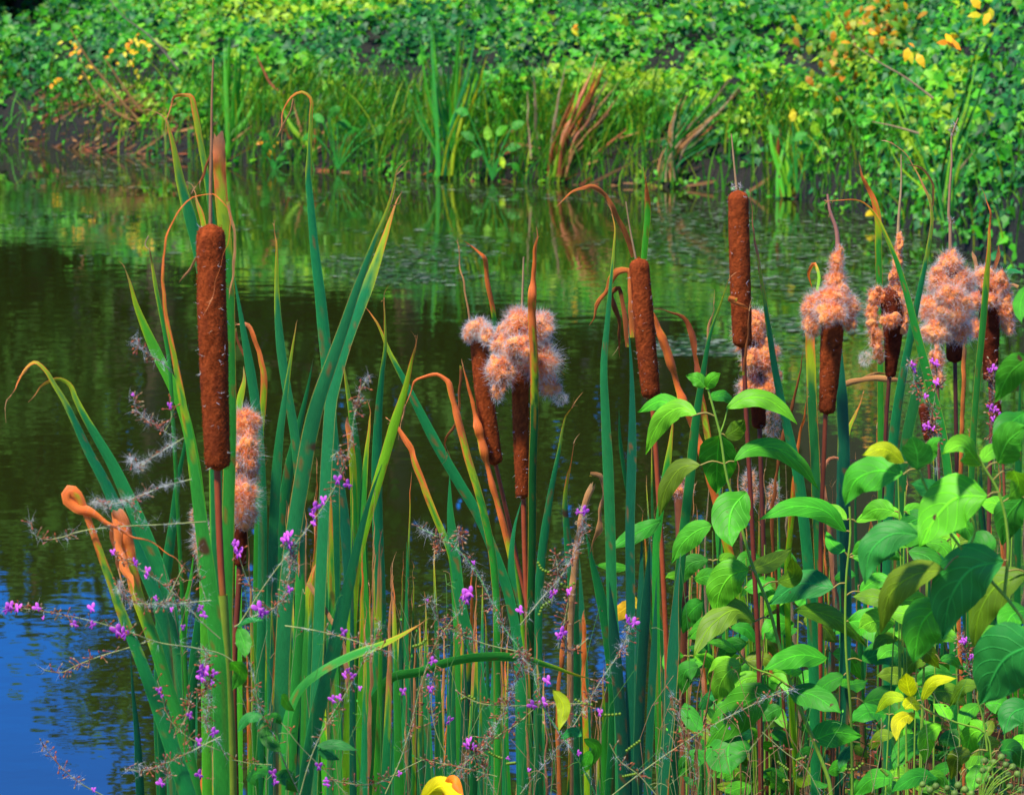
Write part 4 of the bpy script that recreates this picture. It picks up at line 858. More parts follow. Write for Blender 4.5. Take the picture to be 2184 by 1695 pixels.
fb_ = petal_geo(); _f = fb_.build('flower', M_PETAL); FLOWER_ME = _f.data; bpy.data.objects.remove(_f)
def flower(parent, x, y, d, s=18):
    o = bpy.data.objects.new('flower', FLOWER_ME); S.collection.objects.link(o); o.parent = parent
    p = P(x, y, d) - OFF[parent.name]; o.location = tuple(p); k = s * px(d) * .78; o.scale = (k, k, k)
    o.rotation_euler = (rnd.uniform(-.5, .4), rnd.uniform(-.9, .9), rnd.uniform(-.8, .8)); OFF[o.name] = OFF[parent.name]
BUD = lin(170, 96, 60); TST = lin(150, 160, 90)
def trefoil(label, pts, flowers, hair=1.0, d=2.55, leaves=(), pods=(), side=(), buds=1.0, green=False, w=3.2):
    th = thing('tick_trefoil', label, 'wildflower', P(pts[-1][0], pts[-1][1], d), 'pink flowered tick trefoil stalks')
    C = pxline(pts, d, d2=d + .03); V, F = tube_geo(C, np.linspace(w * .55, w, len(C)) * .5 * px(d), 5)
    B = Buf(); B.add(V, F, TST if not green else lin(96, 176, 60)); lines = [pxline(pts, d, n=90)]
    for sp in side:
        c2_ = pxline(sp, d); V, F = tube_geo(c2_, 1.1 * px(d), 5); mk('side_stalk', V, F, M_STEM, th, TST * .9, np.zeros((len(V), 2))); lines.append(pxline(sp, d, n=40))
    B.build('stalk', M_STEM, th)
    # short pedicels with dried buds
    A = np.vstack(lines); PB = Buf(); HB = Buf(); nb = int(len(A) * .26 * buds)
    top = np.vstack([l[:max(4, int(len(l) * .7))] for l in lines])
    for i in range(nb):
        p = top[rng.integers(0, len(top))]; dr = nrm(np.array([rng.normal(), rng.normal() * .6, rng.normal() + .3])); L_ = rng.uniform(6, 20) * px(d)
        V, F = tube_geo(np.array([p, p + dr * L_ * .6 + np.array([0, 0, L_ * .1]), p + dr * L_]), .7 * px(d), 4); PB.add(V, F, BUD * .9)
        e = p + dr * L_; V, F = tube_geo(np.array([e, e + dr * 3 * px(d), e + dr * 7 * px(d)]), np.array([1.0, 2.4, .4]) * px(d), 5); PB.add(V, F, [lin(190, 110, 60), lin(170, 90, 70), lin(150, 120, 80), lin(170, 150, 110)][int(rng.integers(0, 4))])
    if PB.n: PB.build('dried_bud', M_PETAL, th)['kind'] = 'stuff'
    nh = int(len(A) * 2.3 * hair)
    if nh:
        idx = (rng.random(nh) ** 1.5 * len(lines[0]) * .85).astype(int); rt = lines[0][idx]
        if len(lines) > 1:
            m2 = rng.random(nh) < .4; alt = A[rng.integers(0, len(A), nh)]; rt = np.where(m2[:, None], alt, rt)
        knots = rt[rng.integers(0, nh, max(3, nh // 10))] + rng.normal(size=(max(3, nh // 10), 3)) * 5 * px(d)
        k2 = knots[rng.integers(0, len(knots), nh)]; use = rng.random(nh) < .6
        rt = np.where(use[:, None], k2, rt)
        strands(nh, rt, rng.normal(size=(nh, 3)), rng.uniform(5, 20, nh) * px(d), .00006, F_WH, F_WH, HB, curl=1.0)
        HB.build('caught_fluff', M_FLUFF, th)['kind'] = 'stuff'
    for f in flowers: flower(th, f[0], f[1], d - .004, f[2] if len(f) > 2 else 18)
    for lf in leaves: ovate(th, lf[0], lf[1], d + .01, lf[2] if len(lf) > 2 else LG, tilt=20)
    for pp in pods:
        B = Buf(); q = spline(pp, 6)
        for (x, y) in q:
            c = P(x, y, d); D = np.array([[math.cos(a), 0, math.sin(a)] for a in np.linspace(0, 2 * math.pi, 8, endpoint=False)])
            D2 = np.vstack([D * .0013, [[0, -.0006, 0]], [[0, .0006, 0]]]); F = np.array([[i, (i + 1) % 8, 8] for i in range(8)] + [[(i + 1) % 8, i, 9] for i in range(8)]); B.add(c + D2, F, lin(130, 165, 50))
        B.build('seed_pod', M_PETAL, th)
    return th
trefoil('long stalk reaching far left over the blue water with pink flowers along it', [(6, 1296), (60, 1298), (120, 1308), (200, 1325), (270, 1345), (340, 1370), (410, 1380), (480, 1398), (500, 1412)],
    [(14, 1300, 22), (22, 1292, 20), (38, 1297, 22), (80, 1296, 20), (196, 1297, 22), (160, 1332, 18), (196, 1333, 18), (250, 1346, 30), (264, 1352, 28), (92, 1318, 10)], hair=1.2, buds=2.0)
trefoil('bare thin stalk pointing left just below the long flowering one', [(94, 1428), (130, 1434), (160, 1420), (210, 1400), (260, 1385), (320, 1366)], [], hair=.25, buds=1.2)
trefoil('separate short stalk with one small flower in the bottom left corner over blue water', [(90, 1586), (115, 1618), (140, 1645), (180, 1675), (220, 1696)], [(200, 1684, 12)], hair=.9, buds=.9)
trefoil('bare stalk with an upturned hooked end at left, crossing the rusty tongue', [(66, 1112), (70, 1135), (90, 1150), (120, 1148), (170, 1133), (250, 1123), (350, 1118), (440, 1112)], [], hair=1.5, buds=.8)
trefoil('stalk draped in white wool left of the tallest stem, above the rusty loop', [(198, 1070), (240, 1074), (300, 1056), (350, 1036), (408, 1022)], [], hair=2.6, buds=.6, side=[[(270, 1064), (290, 1090), (300, 1110)], [(215, 1070), (225, 1090)]])
trefoil('short wool tufted stalk pointing lower left from behind the arched leaf', [(276, 976), (290, 996), (320, 978), (352, 958), (392, 934)], [], hair=3.4, buds=.5)
trefoil('stalk with a starry dry bud at its end, left of the tallest spike', [(284, 842), (290, 870), (306, 890), (340, 912), (388, 946)], [(284, 842, 9), (362, 866, 16)], hair=1.0, buds=1.3, side=[[(362, 860), (366, 890), (352, 918)]])
trefoil('small frayed sprig highest at left beside the bright leaning leaf', [(290, 722), (300, 742), (325, 760), (345, 772), (368, 796)], [], hair=1.3, buds=.6)
trefoil('tall stalk climbing right with four flower groups, between tallest spike and diagonal leaf', [(786, 802), (770, 830), (757, 880), (750, 930), (735, 990), (708, 1050), (672, 1105), (630, 1160), (570, 1240), (508, 1334)],
    [(720, 1024, 22), (742, 1034, 22), (672, 1082, 24), (690, 1068, 22), (668, 1098, 18), (670, 1116, 16), (606, 1150, 24), (616, 1144, 28), (618, 1162, 20)], hair=1.6, buds=1.5, side=[[(735, 990), (720, 965), (705, 975)], [(757, 880), (772, 850)]])
trefoil('stalk with small flowers descending right beneath the frayed rusty tongue', [(240, 1178), (262, 1190), (290, 1208), (330, 1234), (380, 1272), (430, 1326), (470, 1362)], [(241, 1178, 15), (288, 1200, 20), (315, 1218, 20), (312, 1230, 12), (333, 1276, 14)], hair=.8, buds=1.3)
trefoil('woolly sagging stalk that meets the tallest stem at its sheath', [(254, 1240), (258, 1262), (280, 1282), (320, 1288), (380, 1286), (450, 1280)], [(430, 1296, 16), (436, 1312, 18), (424, 1300, 12), (366, 1300, 12), (390, 1338, 14)], hair=2.0, buds=1.3, side=[[(395, 1200), (370, 1250), (350, 1290)], [(420, 1180), (425, 1230), (440, 1280)]])
trefoil('stalk with the bright big blossom just right of the tallest stem sheath', [(618, 1150), (616, 1230), (600, 1280), (580, 1300), (560, 1306), (530, 1320), (500, 1336)], [(552, 1298, 30), (560, 1308, 24), (618, 1258, 18), (504, 1166, 26), (510, 1180, 26), (500, 1158, 16)], hair=1.8, buds=2, side=[[(505, 1170), (525, 1230), (560, 1300)], [(620, 1170), (630, 1210)]],
    leaves=[([(506, 1336), (530, 1322), (564, 1322)], 12, LT), ([(508, 1338), (520, 1370), (526, 1404)], 36, LD), ([(492, 1410), (510, 1430), (496, 1470)], 36, LG)])
trefoil('stalk with four flower cluster left of the tallest stem, above the blue water', [(440, 1390), (436, 1440), (446, 1490), (440, 1540), (470, 1590), (486, 1620)], [(428, 1428, 24), (440, 1432, 24), (430, 1446, 22), (456, 1436, 18), (452, 1456, 14), (455, 1562, 22), (425, 1582, 20), (405, 1526, 18), (340, 1473, 18), (345, 1484, 12)], hair=1.4, buds=2.6,
    side=[[(336, 1450), (350, 1500), (360, 1530), (400, 1570), (470, 1600)], [(404, 1480), (400, 1520), (380, 1560)], [(455, 1440), (420, 1500)]])
trefoil('low stalk with flowers touching the bottom edge left of the tallest stem', [(270, 1640), (310, 1642), (345, 1630), (400, 1605), (470, 1570)], [(343, 1670, 20), (425, 1652, 22)], hair=1, buds=1.3, side=[[(343, 1670), (360, 1650), (340, 1630)]])
trefoil('thin stalk drooping right across the diagonal leaf with one pale flower', [(836, 1392), (810, 1384), (780, 1374), (700, 1350), (650, 1340), (608, 1334)], [(733, 1348, 20)], hair=.9, buds=.8)
trefoil('stalk leaning right through the crowded leaves with flowers beneath the level leaf', [(812, 1324), (806, 1350), (780, 1400), (745, 1465), (705, 1530), (680, 1575), (655, 1640), (640, 1695)], [(736, 1440, 18), (752, 1442, 18), (742, 1430, 14), (710, 1492, 20), (724, 1488, 16), (768, 1468, 12)], hair=1.2, buds=1.5)
trefoil('trefoil plant with three part dark leaves right of the tallest stem at the bottom', [(520, 1370), (540, 1440), (560, 1530), (580, 1560), (600, 1610), (640, 1695)], [(583, 1650, 22), (586, 1668, 16), (680, 1634, 20), (698, 1672, 16), (697, 1664, 14)], hair=.6, buds=1.0, d=2.6, w=4, side=[[(600, 1540), (640, 1590), (700, 1650), (740, 1695)], [(500, 1620), (540, 1628), (580, 1630)]],
    leaves=[([(562, 1528), (530, 1530), (506, 1562)], 24, LT), ([(566, 1536), (572, 1570), (600, 1606)], 38, LD * .8), ([(570, 1530), (590, 1530), (600, 1545)], 22, LD), ([(528, 1660), (550, 1648), (572, 1650)], 44, LD), ([(586, 1665), (610, 1660), (636, 1690)], 40, LD), ([(600, 1480), (612, 1500), (626, 1516)], 22, LD), ([(676, 1590), (710, 1586), (765, 1600)], 22, LT), ([(678, 1600), (700, 1606), (722, 1620)], 26, LT)])
trefoil('stout green stalk with a woolly drooping head, running down through the centre', [(893, 1124), (925, 1140), (960, 1158), (985, 1180), (1012, 1214), (1040, 1265), (1070, 1330), (1105, 1380), (1135, 1430), (1160, 1510), (1200, 1570), (1250, 1650), (1270, 1695)], [(1010, 1200, 10)], hair=2.6, buds=2.2, green=True, w=5, d=2.75,
    side=[[(940, 1150), (935, 1180), (928, 1190)], [(985, 1150), (975, 1130)], [(1105, 1380), (1140, 1440)]], leaves=[([(1180, 1470), (1200, 1500), (1192, 1560)], 30, LY * .7), ([(1260, 1600), (1250, 1625), (1240, 1650)], 26, LG), ([(1240, 1570), (1225, 1560), (1195, 1575)], 22, LT), ([(1245, 1575), (1270, 1590), (1256, 1640)], 26, LD)])
trefoil('stalk with dry reddish head whose thin tail runs to the green centre stalk', [(905, 1275), (920, 1290), (932, 1318), (965, 1342), (1020, 1368), (1108, 1390)], [(912, 1280, 7)], hair=1.2, buds=1.6, d=2.8)
trefoil('leaning stalk topped by a triple pink blossom at lower centre', [(998, 1268), (985, 1295), (962, 1325), (935, 1360), (914, 1410), (895, 1470), (876, 1550), (850, 1630), (822, 1692)], [(990, 1270, 26), (1002, 1264, 26), (996, 1280, 20), (922, 1410, 20), (918, 1470, 16), (860, 1475, 18), (912, 1440, 8)], hair=1.2, buds=1.8, d=2.7, pods=[[(882, 1378), (900, 1372), (908, 1364)]])
trefoil('branching stalk under the snapped buff leaf with a lone violet flower on top', [(1243, 1086), (1242, 1130), (1225, 1180), (1195, 1230), (1160, 1270), (1110, 1332)], [(1232, 1092, 14), (1246, 1090, 22), (1110, 1302, 20), (1214, 1262, 20), (1176, 1268, 18), (1184, 1262, 12)], hair=2.4, buds=2.0, d=2.8,
    side=[[(1184, 1180), (1190, 1215), (1178, 1280)], [(1215, 1260), (1205, 1320), (1190, 1380)]], pods=[[(1148, 1200), (1156, 1214), (1170, 1220)], [(1192, 1240), (1210, 1252), (1224, 1244)], [(1150, 1310), (1160, 1290), (1172, 1284)]])
trefoil('long stalk leaning left from twin flowers beside the teal leaves down to the bottom', [(1345, 1322), (1335, 1365), (1315, 1400), (1285, 1445), (1255, 1495), (1215, 1560), (1160, 1630), (1110, 1692)], [(1338, 1322, 22), (1352, 1328, 22), (1198, 1350, 26), (1192, 1356, 18), (1168, 1452, 22), (1136, 1504, 22), (1160, 1498, 22), (1280, 1520, 18)], hair=2.0, buds=2.2, d=2.8,
    side=[[(1200, 1350), (1215, 1390), (1255, 1360)], [(1135, 1500), (1180, 1500), (1245, 1500)], [(980, 1478), (1020, 1498), (1080, 1504), (1130, 1504)]], pods=[[(985, 1490), (1000, 1484), (1012, 1490)], [(1284, 1524), (1305, 1524), (1322, 1522)], [(1228, 1492), (1245, 1500), (1262, 1502)]])
trefoil('tangle of low flowering stalks at the bottom centre above the yellow leaf', [(1115, 1405), (1090, 1480), (1050, 1560), (1020, 1600), (990, 1630), (960, 1695)], [(958, 1536, 20), (1000, 1582, 22), (996, 1590, 18), (1010, 1592, 16), (1084, 1617, 10), (852, 1650, 14), (1128, 1642, 10), (1234, 1606, 14)], hair=2.0, buds=3.4, d=2.8,
    side=[[(930, 1420), (920, 1480), (930, 1560), (950, 1610)], [(1000, 1585), (1030, 1640), (1060, 1695)], [(1140, 1510), (1100, 1545), (1060, 1570), (1000, 1620), (960, 1650)], [(900, 1620), (1000, 1640), (1060, 1655)], [(700, 1664), (800, 1670), (860, 1640), (900, 1620)]], pods=[[(1044, 1604), (1058, 1612), (1070, 1616)], [(1082, 1628), (1098, 1626)]])
trefoil('thin stalk running up to the right across the dogwood leaves at lower right', [(1694, 1468), (1660, 1478), (1590, 1510), (1502, 1556), (1410, 1616), (1340, 1668), (1300, 1700)], [(1556, 1553, 8)], hair=1.7, buds=1.6, d=2.8)
trefoil('yellow podded stalk rising from the bottom edge right of the teal leaves', [(1430, 1475), (1445, 1520), (1460, 1580), (1480, 1640), (1490, 1695)], [], hair=.5, buds=.8, d=2.75, green=True, side=[[(1300, 1585), (1320, 1620), (1360, 1650), (1400, 1695)], [(1625, 1560), (1670, 1600), (1720, 1640), (1750, 1695)], [(1880, 1530), (1878, 1600), (1860, 1690)]],
    pods=[[(1337, 1600), (1350, 1590), (1364, 1580)], [(1330, 1655), (1345, 1652), (1354, 1650)], [(1700, 1620), (1712, 1616), (1722, 1618)], [(1805, 1640), (1825, 1640), (1840, 1628)], [(1880, 1640), (1892, 1652)], [(1660, 1625), (1680, 1640)]])
trefoil('violet flowered sprigs among the stems between the two fullest fluff heads', [(1946, 770), (1952, 820), (1975, 850), (1990, 890), (1996, 960), (2002, 1040)], [(1946, 778, 17), (1950, 790, 13), (1998, 776, 17), (1988, 770, 12), (1998, 816, 18), (1974, 846, 13), (1980, 908, 18), (1990, 915, 14), (1972, 912, 14)], hair=1.6, buds=3, d=3.6, side=[[(1998, 776), (1998, 820), (1990, 870)], [(1980, 910), (1995, 940)]])
trefoil('violet flowers at the base of the rightmost large spike', [(2118, 780), (2120, 830), (2118, 900), (2122, 1000)], [(2118, 786, 18), (2110, 790, 12), (2112, 870, 18), (2122, 874, 16), (2134, 888, 18), (2118, 894, 14)], hair=1.6, buds=3, d=3.6)
trefoil('tiny violet flowers under the biggest blurred leaves at right', [(2050, 1360), (2062, 1400), (2074, 1440), (2080, 1500)], [(2054, 1368, 16), (2060, 1364, 12), (2070, 1402, 14), (2078, 1398, 12)], hair=.8, buds=2.4, d=3.2)

B = Buf(); r = random.Random(77)
for i in range(115):
    bx = r.uniform(330, 1560) if i % 3 else r.uniform(1450, 2184); d = r.uniform(2.6, 3.3); ty = r.uniform(1180, 1640) if bx < 1450 else r.uniform(1420, 1660); f_ = foot(bx + r.uniform(-60, 60), d)
    C = pxline([(bx + r.uniform(-60, 60), ty), (bx + r.uniform(-25, 25), (ty * 2 + 1750) / 3), (bx, 1750), f_], d, n=22); V, F = tube_geo(C, np.linspace(.5, 1.3, 22) * px(d), 4); cs = r.choice([lin(96, 150, 60), lin(140, 150, 90), lin(160, 120, 80), lin(70, 130, 50)]); B.add(V, F, cs)
    for k in range(r.randint(4, 12)):
        j = r.randint(0, 11); L_ = r.uniform(8, 30) * px(d); dr = nrm(np.array([r.uniform(-1, 1), r.uniform(-.5, .5), r.uniform(-.3, 1)])); p0 = C[j]
        V, F = tube_geo(np.array([p0, p0 + dr * L_ * .6, p0 + dr * L_ + np.array([0, 0, -L_ * .2])]), .55 * px(d), 4); B.add(V, F, cs)
        if r.random() < .6:
            e_ = p0 + dr * L_; s_ = r.uniform(4, 10) * px(d); sd = nrm(np.cross(dr, np.array([0, 1, .3]))); V = np.array([e_, e_ + dr * s_ * .5 + sd * s_ * .3, e_ + dr * s_ * .5 - sd * s_ * .3, e_ + dr * s_]); B.add(V, np.array([[0, 1, 3, 2]]), r.choice([LG, LB, LD, D_TAN, D_BR]))
tag(B.build('weed_tangle', M_STEM), 'tangle of fine weed stems and tiny leaves low in the foreground', 'weeds', kind='stuff')
# yellow leaf at the bottom edge
th = thing('yellow_leaf', 'curled bright yellow leaf with brown holes at the bottom edge', 'leaf', P(940, 1700, 2.6))
ovate(th, [(896, 1712), (940, 1676), (990, 1705)], 46, 2.6, lin(225, 215, 10), tilt=10, cup=.5, name='leaf_blade')
ovate(th, [(945, 1700), (965, 1664), (990, 1705)], 26, 2.58, lin(235, 140, 20), tilt=10, cup=.4, name='curled_edge')
th = thing('yellow_leaf', 'pair of small yellow leaves hanging behind the two tall dark blades', 'leaf', P(1310, 1350, 4.0))
ovate(th, [(1350, 1282), (1330, 1300), (1290, 1322)], 34, 4.0, lin(235, 190, 40), name='leaf_blade'); ovate(th, [(1338, 1272), (1352, 1285), (1360, 1300)], 24, 4.0, lin(225, 200, 40), name='leaf_blade')

# ---------------------------------------------------------------- litter of twigs, dead leaves and grass on the near shore (uncountable)
r = random.Random(9); B = Buf()
def ribbon(C, hw, col, B):
    C = np.array(C); n = len(C); T = nrm(np.gradient(C, axis=0)); s = nrm(np.cross(T, nrm(rng.normal(size=3)))); V = np.stack([C - s * hw[:, None], C + s * hw[:, None]], 1).reshape(-1, 3)
    i = np.arange(n - 1)[:, None] * 2; F = np.hstack([i, i + 1, i + 3, i + 2]); U = np.stack([np.tile([-1, 1], n), np.repeat(np.arange(n) * .3, 2)], 1); B.add(V, F, col, U)
for i in range(4200):
    X = r.uniform(.36, 1.15); Y = r.uniform(3.2, 4.95); z = near_z(X, Y)
    if z < -.02: continue
    a = r.uniform(0, 6.28); Ln = r.uniform(.03, .14); up = abs(r.gauss(0, .35)); dr = np.array([math.cos(a), math.sin(a), up]); p = np.array([X, Y, z + r.uniform(0, .10)])
    bend = np.array([r.gauss(0, .3), r.gauss(0, .3), -.4 * up]); tt = np.linspace(0, 1, 5)
    C = [p + dr * Ln * t_ + bend * Ln * t_ * t_ for t_ in tt]; wd = r.choice([.0006, .001, .0016, .004]) ; col = r.choice([D_TAN, D_TAN, D_GREY, D_BR, D_BR * .6, G_DARK, LG, D_PINK, lin(130, 110, 80)]) * r.uniform(.4, 1)
    ribbon(C, wd * np.array([1, 1, .9, .7, .2]), col, B)
tag(B.build('plant_litter', M_DEAD), 'tangle of dead twigs, leaf scraps and grass on the muddy shore', 'litter', kind='stuff')
B = Buf()
for i in range(900):
    X = r.uniform(.36, 1.15); Y = r.uniform(3.3, 4.9); z = near_z(X, Y)
    if z < 0: continue
    Ln = r.uniform(.05, .2); lean = np.array([r.gauss(0, .35), r.gauss(0, .35), 0]); p = np.array([X, Y, z]); tt = np.linspace(0, 1, 6)
    C = [p + np.array([0, 0, 1]) * Ln * t_ + lean * Ln * t_ ** 2 for t_ in tt]
    ribbon(C, r.uniform(.0006, .0018) * np.array([1, 1, .9, .7, .45, .05]), r.choice([G_DARK, LG, LO, D_TAN]) * r.uniform(.5, 1), B)
tag(B.build('shore_grass', M_BLADE), 'thin green grass sprouting through the litter on the near shore', 'grass', kind='stuff')

# ---------------------------------------------------------------- far bank
# vine leaf template: seven-point ivy like outline with fold
LT_V = np.array([[0, 0, 0], [-.38, -.05, .04], [-.5, .32, .09], [-.22, .55, .03], [0, 1, -.06], [.22, .55, .03], [.5, .32, .09], [.38, -.05, .04], [0, .45, -.02]], float)
LT_F = np.array([[0, 1, 8], [1, 2, 8], [2, 3, 8], [3, 4, 8], [4, 5, 8], [5, 6, 8], [6, 7, 8], [7, 0, 8]])
SL_V = np.array([[0, 0, 0], [-.25, .3, .05], [-.2, .65, .03], [0, 1, -.08], [.2, .65, .03], [.25, .3, .05]], float)
SL_F = np.array([[0, 1, 5], [1, 2, 5], [2, 4, 5], [2, 3, 4]])
def leaf_cloud(name, pos, nor, size, col, mat, parent=None, tmpl=(LT_V, LT_F), droop=.5):
    n = len(pos); TV, TF = tmpl
    N = nrm(nor); d0 = rng.normal(size=(n, 3)); d0[:, 2] -= droop * 2; d0[:, 1] -= droop
    Y = nrm(d0 - N * np.sum(d0 * N, 1, keepdims=True)); X = np.cross(Y, N)
    V = pos[:, None] + size[:, None, None] * (TV[None, :, 0:1] * X[:, None] + TV[None, :, 1:2] * Y[:, None] + TV[None, :, 2:3] * N[:, None])
    F = (np.arange(n)[:, None, None] * len(TV) + TF[None]).reshape(-1, 3)
    return mk(name, V.reshape(-1, 3), F, mat, parent, np.repeat(col, len(TV), 0), None, smooth=False)
VG = [lin(40, 150, 40), lin(70, 180, 30), lin(30, 130, 60), lin(40, 128, 84), lin(110, 190, 30), lin(24, 100, 40)]
def vine_patch(n, smin, smax, xr, zoff, sz, pals, lab, name, spow=1.0, thick=.16, seedz=0.0, tmpl=(LT_V, LT_F)):
    X = rng.uniform(xr[0], xr[1], n); s = smin + (smax - smin) * rng.random(n) ** spow
    Y = yw(X) + s; pos = np.zeros((n, 3)); nor = np.zeros((n, 3)); keep = np.ones(n, bool); col = np.zeros((n, 3))
    for i in range(n):
        x, y = float(X[i]), float(Y[i]); m1 = fbm(x * 1.15, s[i] * 1.3, 3 + seedz, 3); m2 = mnoise.noise(Vector((x * 3.4, s[i] * 2.2, 8 + seedz)))
        z = float(bank_z(x, s[i])) + zoff + .20 * m1 + .07 * m2
        lift = min(1, max(0, s[i] / .35))
        pos[i] = (x, y, max(.02, z * (.35 + .65 * lift)) + rng.normal() * .02 - abs(rng.normal()) * thick * .5)
        nor[i] = (rng.normal() * .5, -.75 + rng.normal() * .45, .85 + rng.normal() * .4)
        if m2 < -.24 and rng.random() < .85: keep[i] = False
        k = mnoise.noise(Vector((x * .9, y * .9, 20 + seedz))) + .5 * mnoise.noise(Vector((x * 4, y * 4, 30))) + rng.normal() * .28
        idx = int(np.clip((k + .75) / 1.5 * len(pals), 0, len(pals) - 1)); col[i] = pals[idx] * rng.uniform(.45, 1.1)
    o = leaf_cloud(name, pos[keep], nor[keep], rng.uniform(sz[0], sz[1], keep.sum()), col[keep], M_VINE, tmpl=tmpl)
    return tag(o, lab, 'vines', kind='stuff')
PV = [lin(22, 100, 50), lin(34, 124, 74), lin(40, 140, 46), lin(58, 166, 36), lin(78, 186, 40), lin(110, 198, 40), lin(150, 205, 40)]
vine_patch(42000, .12, 7.0, (-3.7, 3.1), .12, (.03, .066), PV, 'thick carpet of green climbing vines covering the far bank', 'climbing_vines', spow=1.25)
vine_patch(20000, -.02, .55, (-1.9, 3.0), .05, (.02, .055), PV[1:6] + [lin(130, 180, 30)], 'small leafy weeds trailing at the edge of the far bank', 'shoreline_weeds', thick=.25, seedz=5, tmpl=(SL_V, SL_F))
vine_patch(14000, .2, 6.5, (-3.7, 3.0), .16, (.015, .035), PV, 'fine leaved creepers threaded through the carpet of vines', 'fine_creepers', spow=1.2, seedz=2, tmpl=(SL_V, SL_F))
vine_patch(9000, .02, .6, (-3.9, -1.8), .06, (.02, .05), PV[:4] + [lin(120, 110, 40)], 'sparse weeds at the brushy left foot of the far bank', 'brush_weeds', thick=.25, seedz=9, tmpl=(SL_V, SL_F))
n = 24000; X = rng.uniform(1.5, 2.9, n); s_ = rng.random(n) ** 1.2 * 6.5; Y = yw(X) + s_; k = np.array([fbm(x * 3, y * .8, 40) for x, y in zip(X, Y)])
Z = bank_z(X, s_) + .07 + .16 * k + rng.normal(size=n) * .05; keep = (k > -.42) & (Z > .02)
idx = np.clip(((k + rng.normal(size=n) * .3 + .7) / 1.4 * 6).astype(int), 0, 6)
tag(leaf_cloud('steep_bank_vines', np.stack([X, Y, Z], 1)[keep], (np.array([-.7, -.6, .8]) + rng.normal(size=(n, 3)) * .45)[keep], rng.uniform(.022, .05, n)[keep], np.array([PV[i] * rng.uniform(.5, 1.15) for i in idx])[keep], M_VINE), 'small leaved dark vines hanging over the steep bank at the right edge', 'vines', kind='stuff')
# grass and sedge at the far waterline
B = Buf()
for i in range(6500):
    X = rng.uniform(-3.2, 2.4); s = rng.uniform(-.05, .55)
    if mnoise.noise(Vector((X * 1.6, 4, 0))) < -.15 and rng.random() < .7: continue
    if X < -1.7 and rng.random() < .8: continue
    Ln = rng.uniform(.06, .36); p = np.array([X, float(yw(X)) + s, float(bank_z(X, s)) - .01]); lean = np.array([rng.normal() * .4 + .15, rng.normal() * .3 - .25, -.25 * rng.random()]); tt = np.linspace(0, 1, 5)
    C = p + np.array([0, 0, 1]) * Ln * tt[:, None] + lean * Ln * (tt ** 2)[:, None]
    c = [lin(100, 180, 30), lin(70, 165, 40), lin(150, 190, 40), lin(90, 160, 50), lin(70, 170, 50), lin(40, 130, 40)][int(rng.integers(0, 6))] * rng.uniform(.5, 1.1)
    hw = rng.uniform(.0015, .0045) * np.array([1, 1, .85, .6, .08]); sd = np.array([1, 0, 0]) * 1.0; sd = nrm(sd + rng.normal(size=3) * .3)
    V = np.stack([C - sd * hw[:, None], C + sd * hw[:, None]], 1).reshape(-1, 3); k = np.arange(4)[:, None] * 2; B.add(V, np.hstack([k, k + 1, k + 3, k + 2]), c)
tag(B.build('bank_grass', M_VINE), 'fringe of wild grass and sedge along the far waterline', 'grass', kind='stuff')
# far clumps of cattail and reed, each its own
GF = 'reed clumps on the far bank'
def far_clump(label, blades, s=.12, name='reed_clump'):
    bx = blades[0][0][-1][0]; p = wat(bx, blades[0][0][-1][1]); X = p[0]; Y = float(yw(X)) + s
    th = thing(name, label, 'reeds', (X, Y, float(bank_z(X, s))), GF)
    for i, (pts, W, c) in enumerate(blades):
        blade(th, pts, W, Y + random.Random(i).uniform(-.2, .05), c if c in 'bmgtdyl' else 'm', dead=1 if c in 'ornwp' else .0, dc=c if c in 'ornwp' else 'o', taper=.4, d2=Y - .05, mat=M_DEAD if c in 'ornwp' else M_BLADE)
def fan(bx, by, tips, W, cols, seed, bend=0):
    r = random.Random(seed); out_ = []; W = W * 1.25
    for (tx, ty) in tips:
        b = bx + r.uniform(-22, 22); out_.append(([(tx, ty), (tx + (b - tx) * .3 - bend, ty + (by - ty) * .35), (b + (tx - b) * .2 - bend * .6, ty + (by - ty) * .7), (b, by)], W * r.uniform(.7, 1.2), r.choice(cols)))
    return out_
far_clump('bright green reed clump on the far bank above and right of the tallest spike tip', fan(498, 340, [(490, 60), (478, 95), (520, 165), (536, 150), (505, 100), (470, 190), (515, 80), (462, 230), (548, 210), (500, 130)], 10, 'ggmgm', 1))
r = random.Random(3)
far_clump('tall soft green reed clump at the middle of the far bank', fan(950, 375, [(r.uniform(870, 1040), r.uniform(20, 220)) for _ in range(38)], 6, 'mgmbgly', 2))
far_clump('straw and orange dead reed clump leaning right on the far bank', fan(1190, 378, [(r.uniform(1210, 1330), r.uniform(110, 280)) for _ in range(40)], 6.5, 'onrnpwl', 3, bend=8))
far_clump('grey green reeds bowed over to the right beneath the vines on the far bank', fan(1420, 388, [(r.uniform(1440, 1600), r.uniform(150, 300)) for _ in range(40)], 6, 'wmdbdwn', 4, bend=20))
far_clump('yellowing reed clump at the right of the far shore', fan(1680, 420, [(r.uniform(1630, 1800), r.uniform(230, 360)) for _ in range(18)], 9, 'lgnmr', 5, bend=6))
far_clump('single grey dead reed stake standing on the far bank', [([(1139, 128), (1141, 200), (1143, 300), (1146, 372)], 8, 'w'), ([(1126, 190), (1128, 260), (1132, 340)], 5, 'w')])
far_clump('dark grassy reeds left of the middle clump under the vine overhang', fan(660, 360, [(r.uniform(580, 760), r.uniform(150, 280)) for _ in range(16)], 8, 'mrndl', 6), s=.2)
far_clump('thin upright reeds at the far right bank', fan(2010, 470, [(r.uniform(1880, 2150), r.uniform(60, 330)) for _ in range(16)], 5, 'mdwldm', 8, bend=5), s=.5)
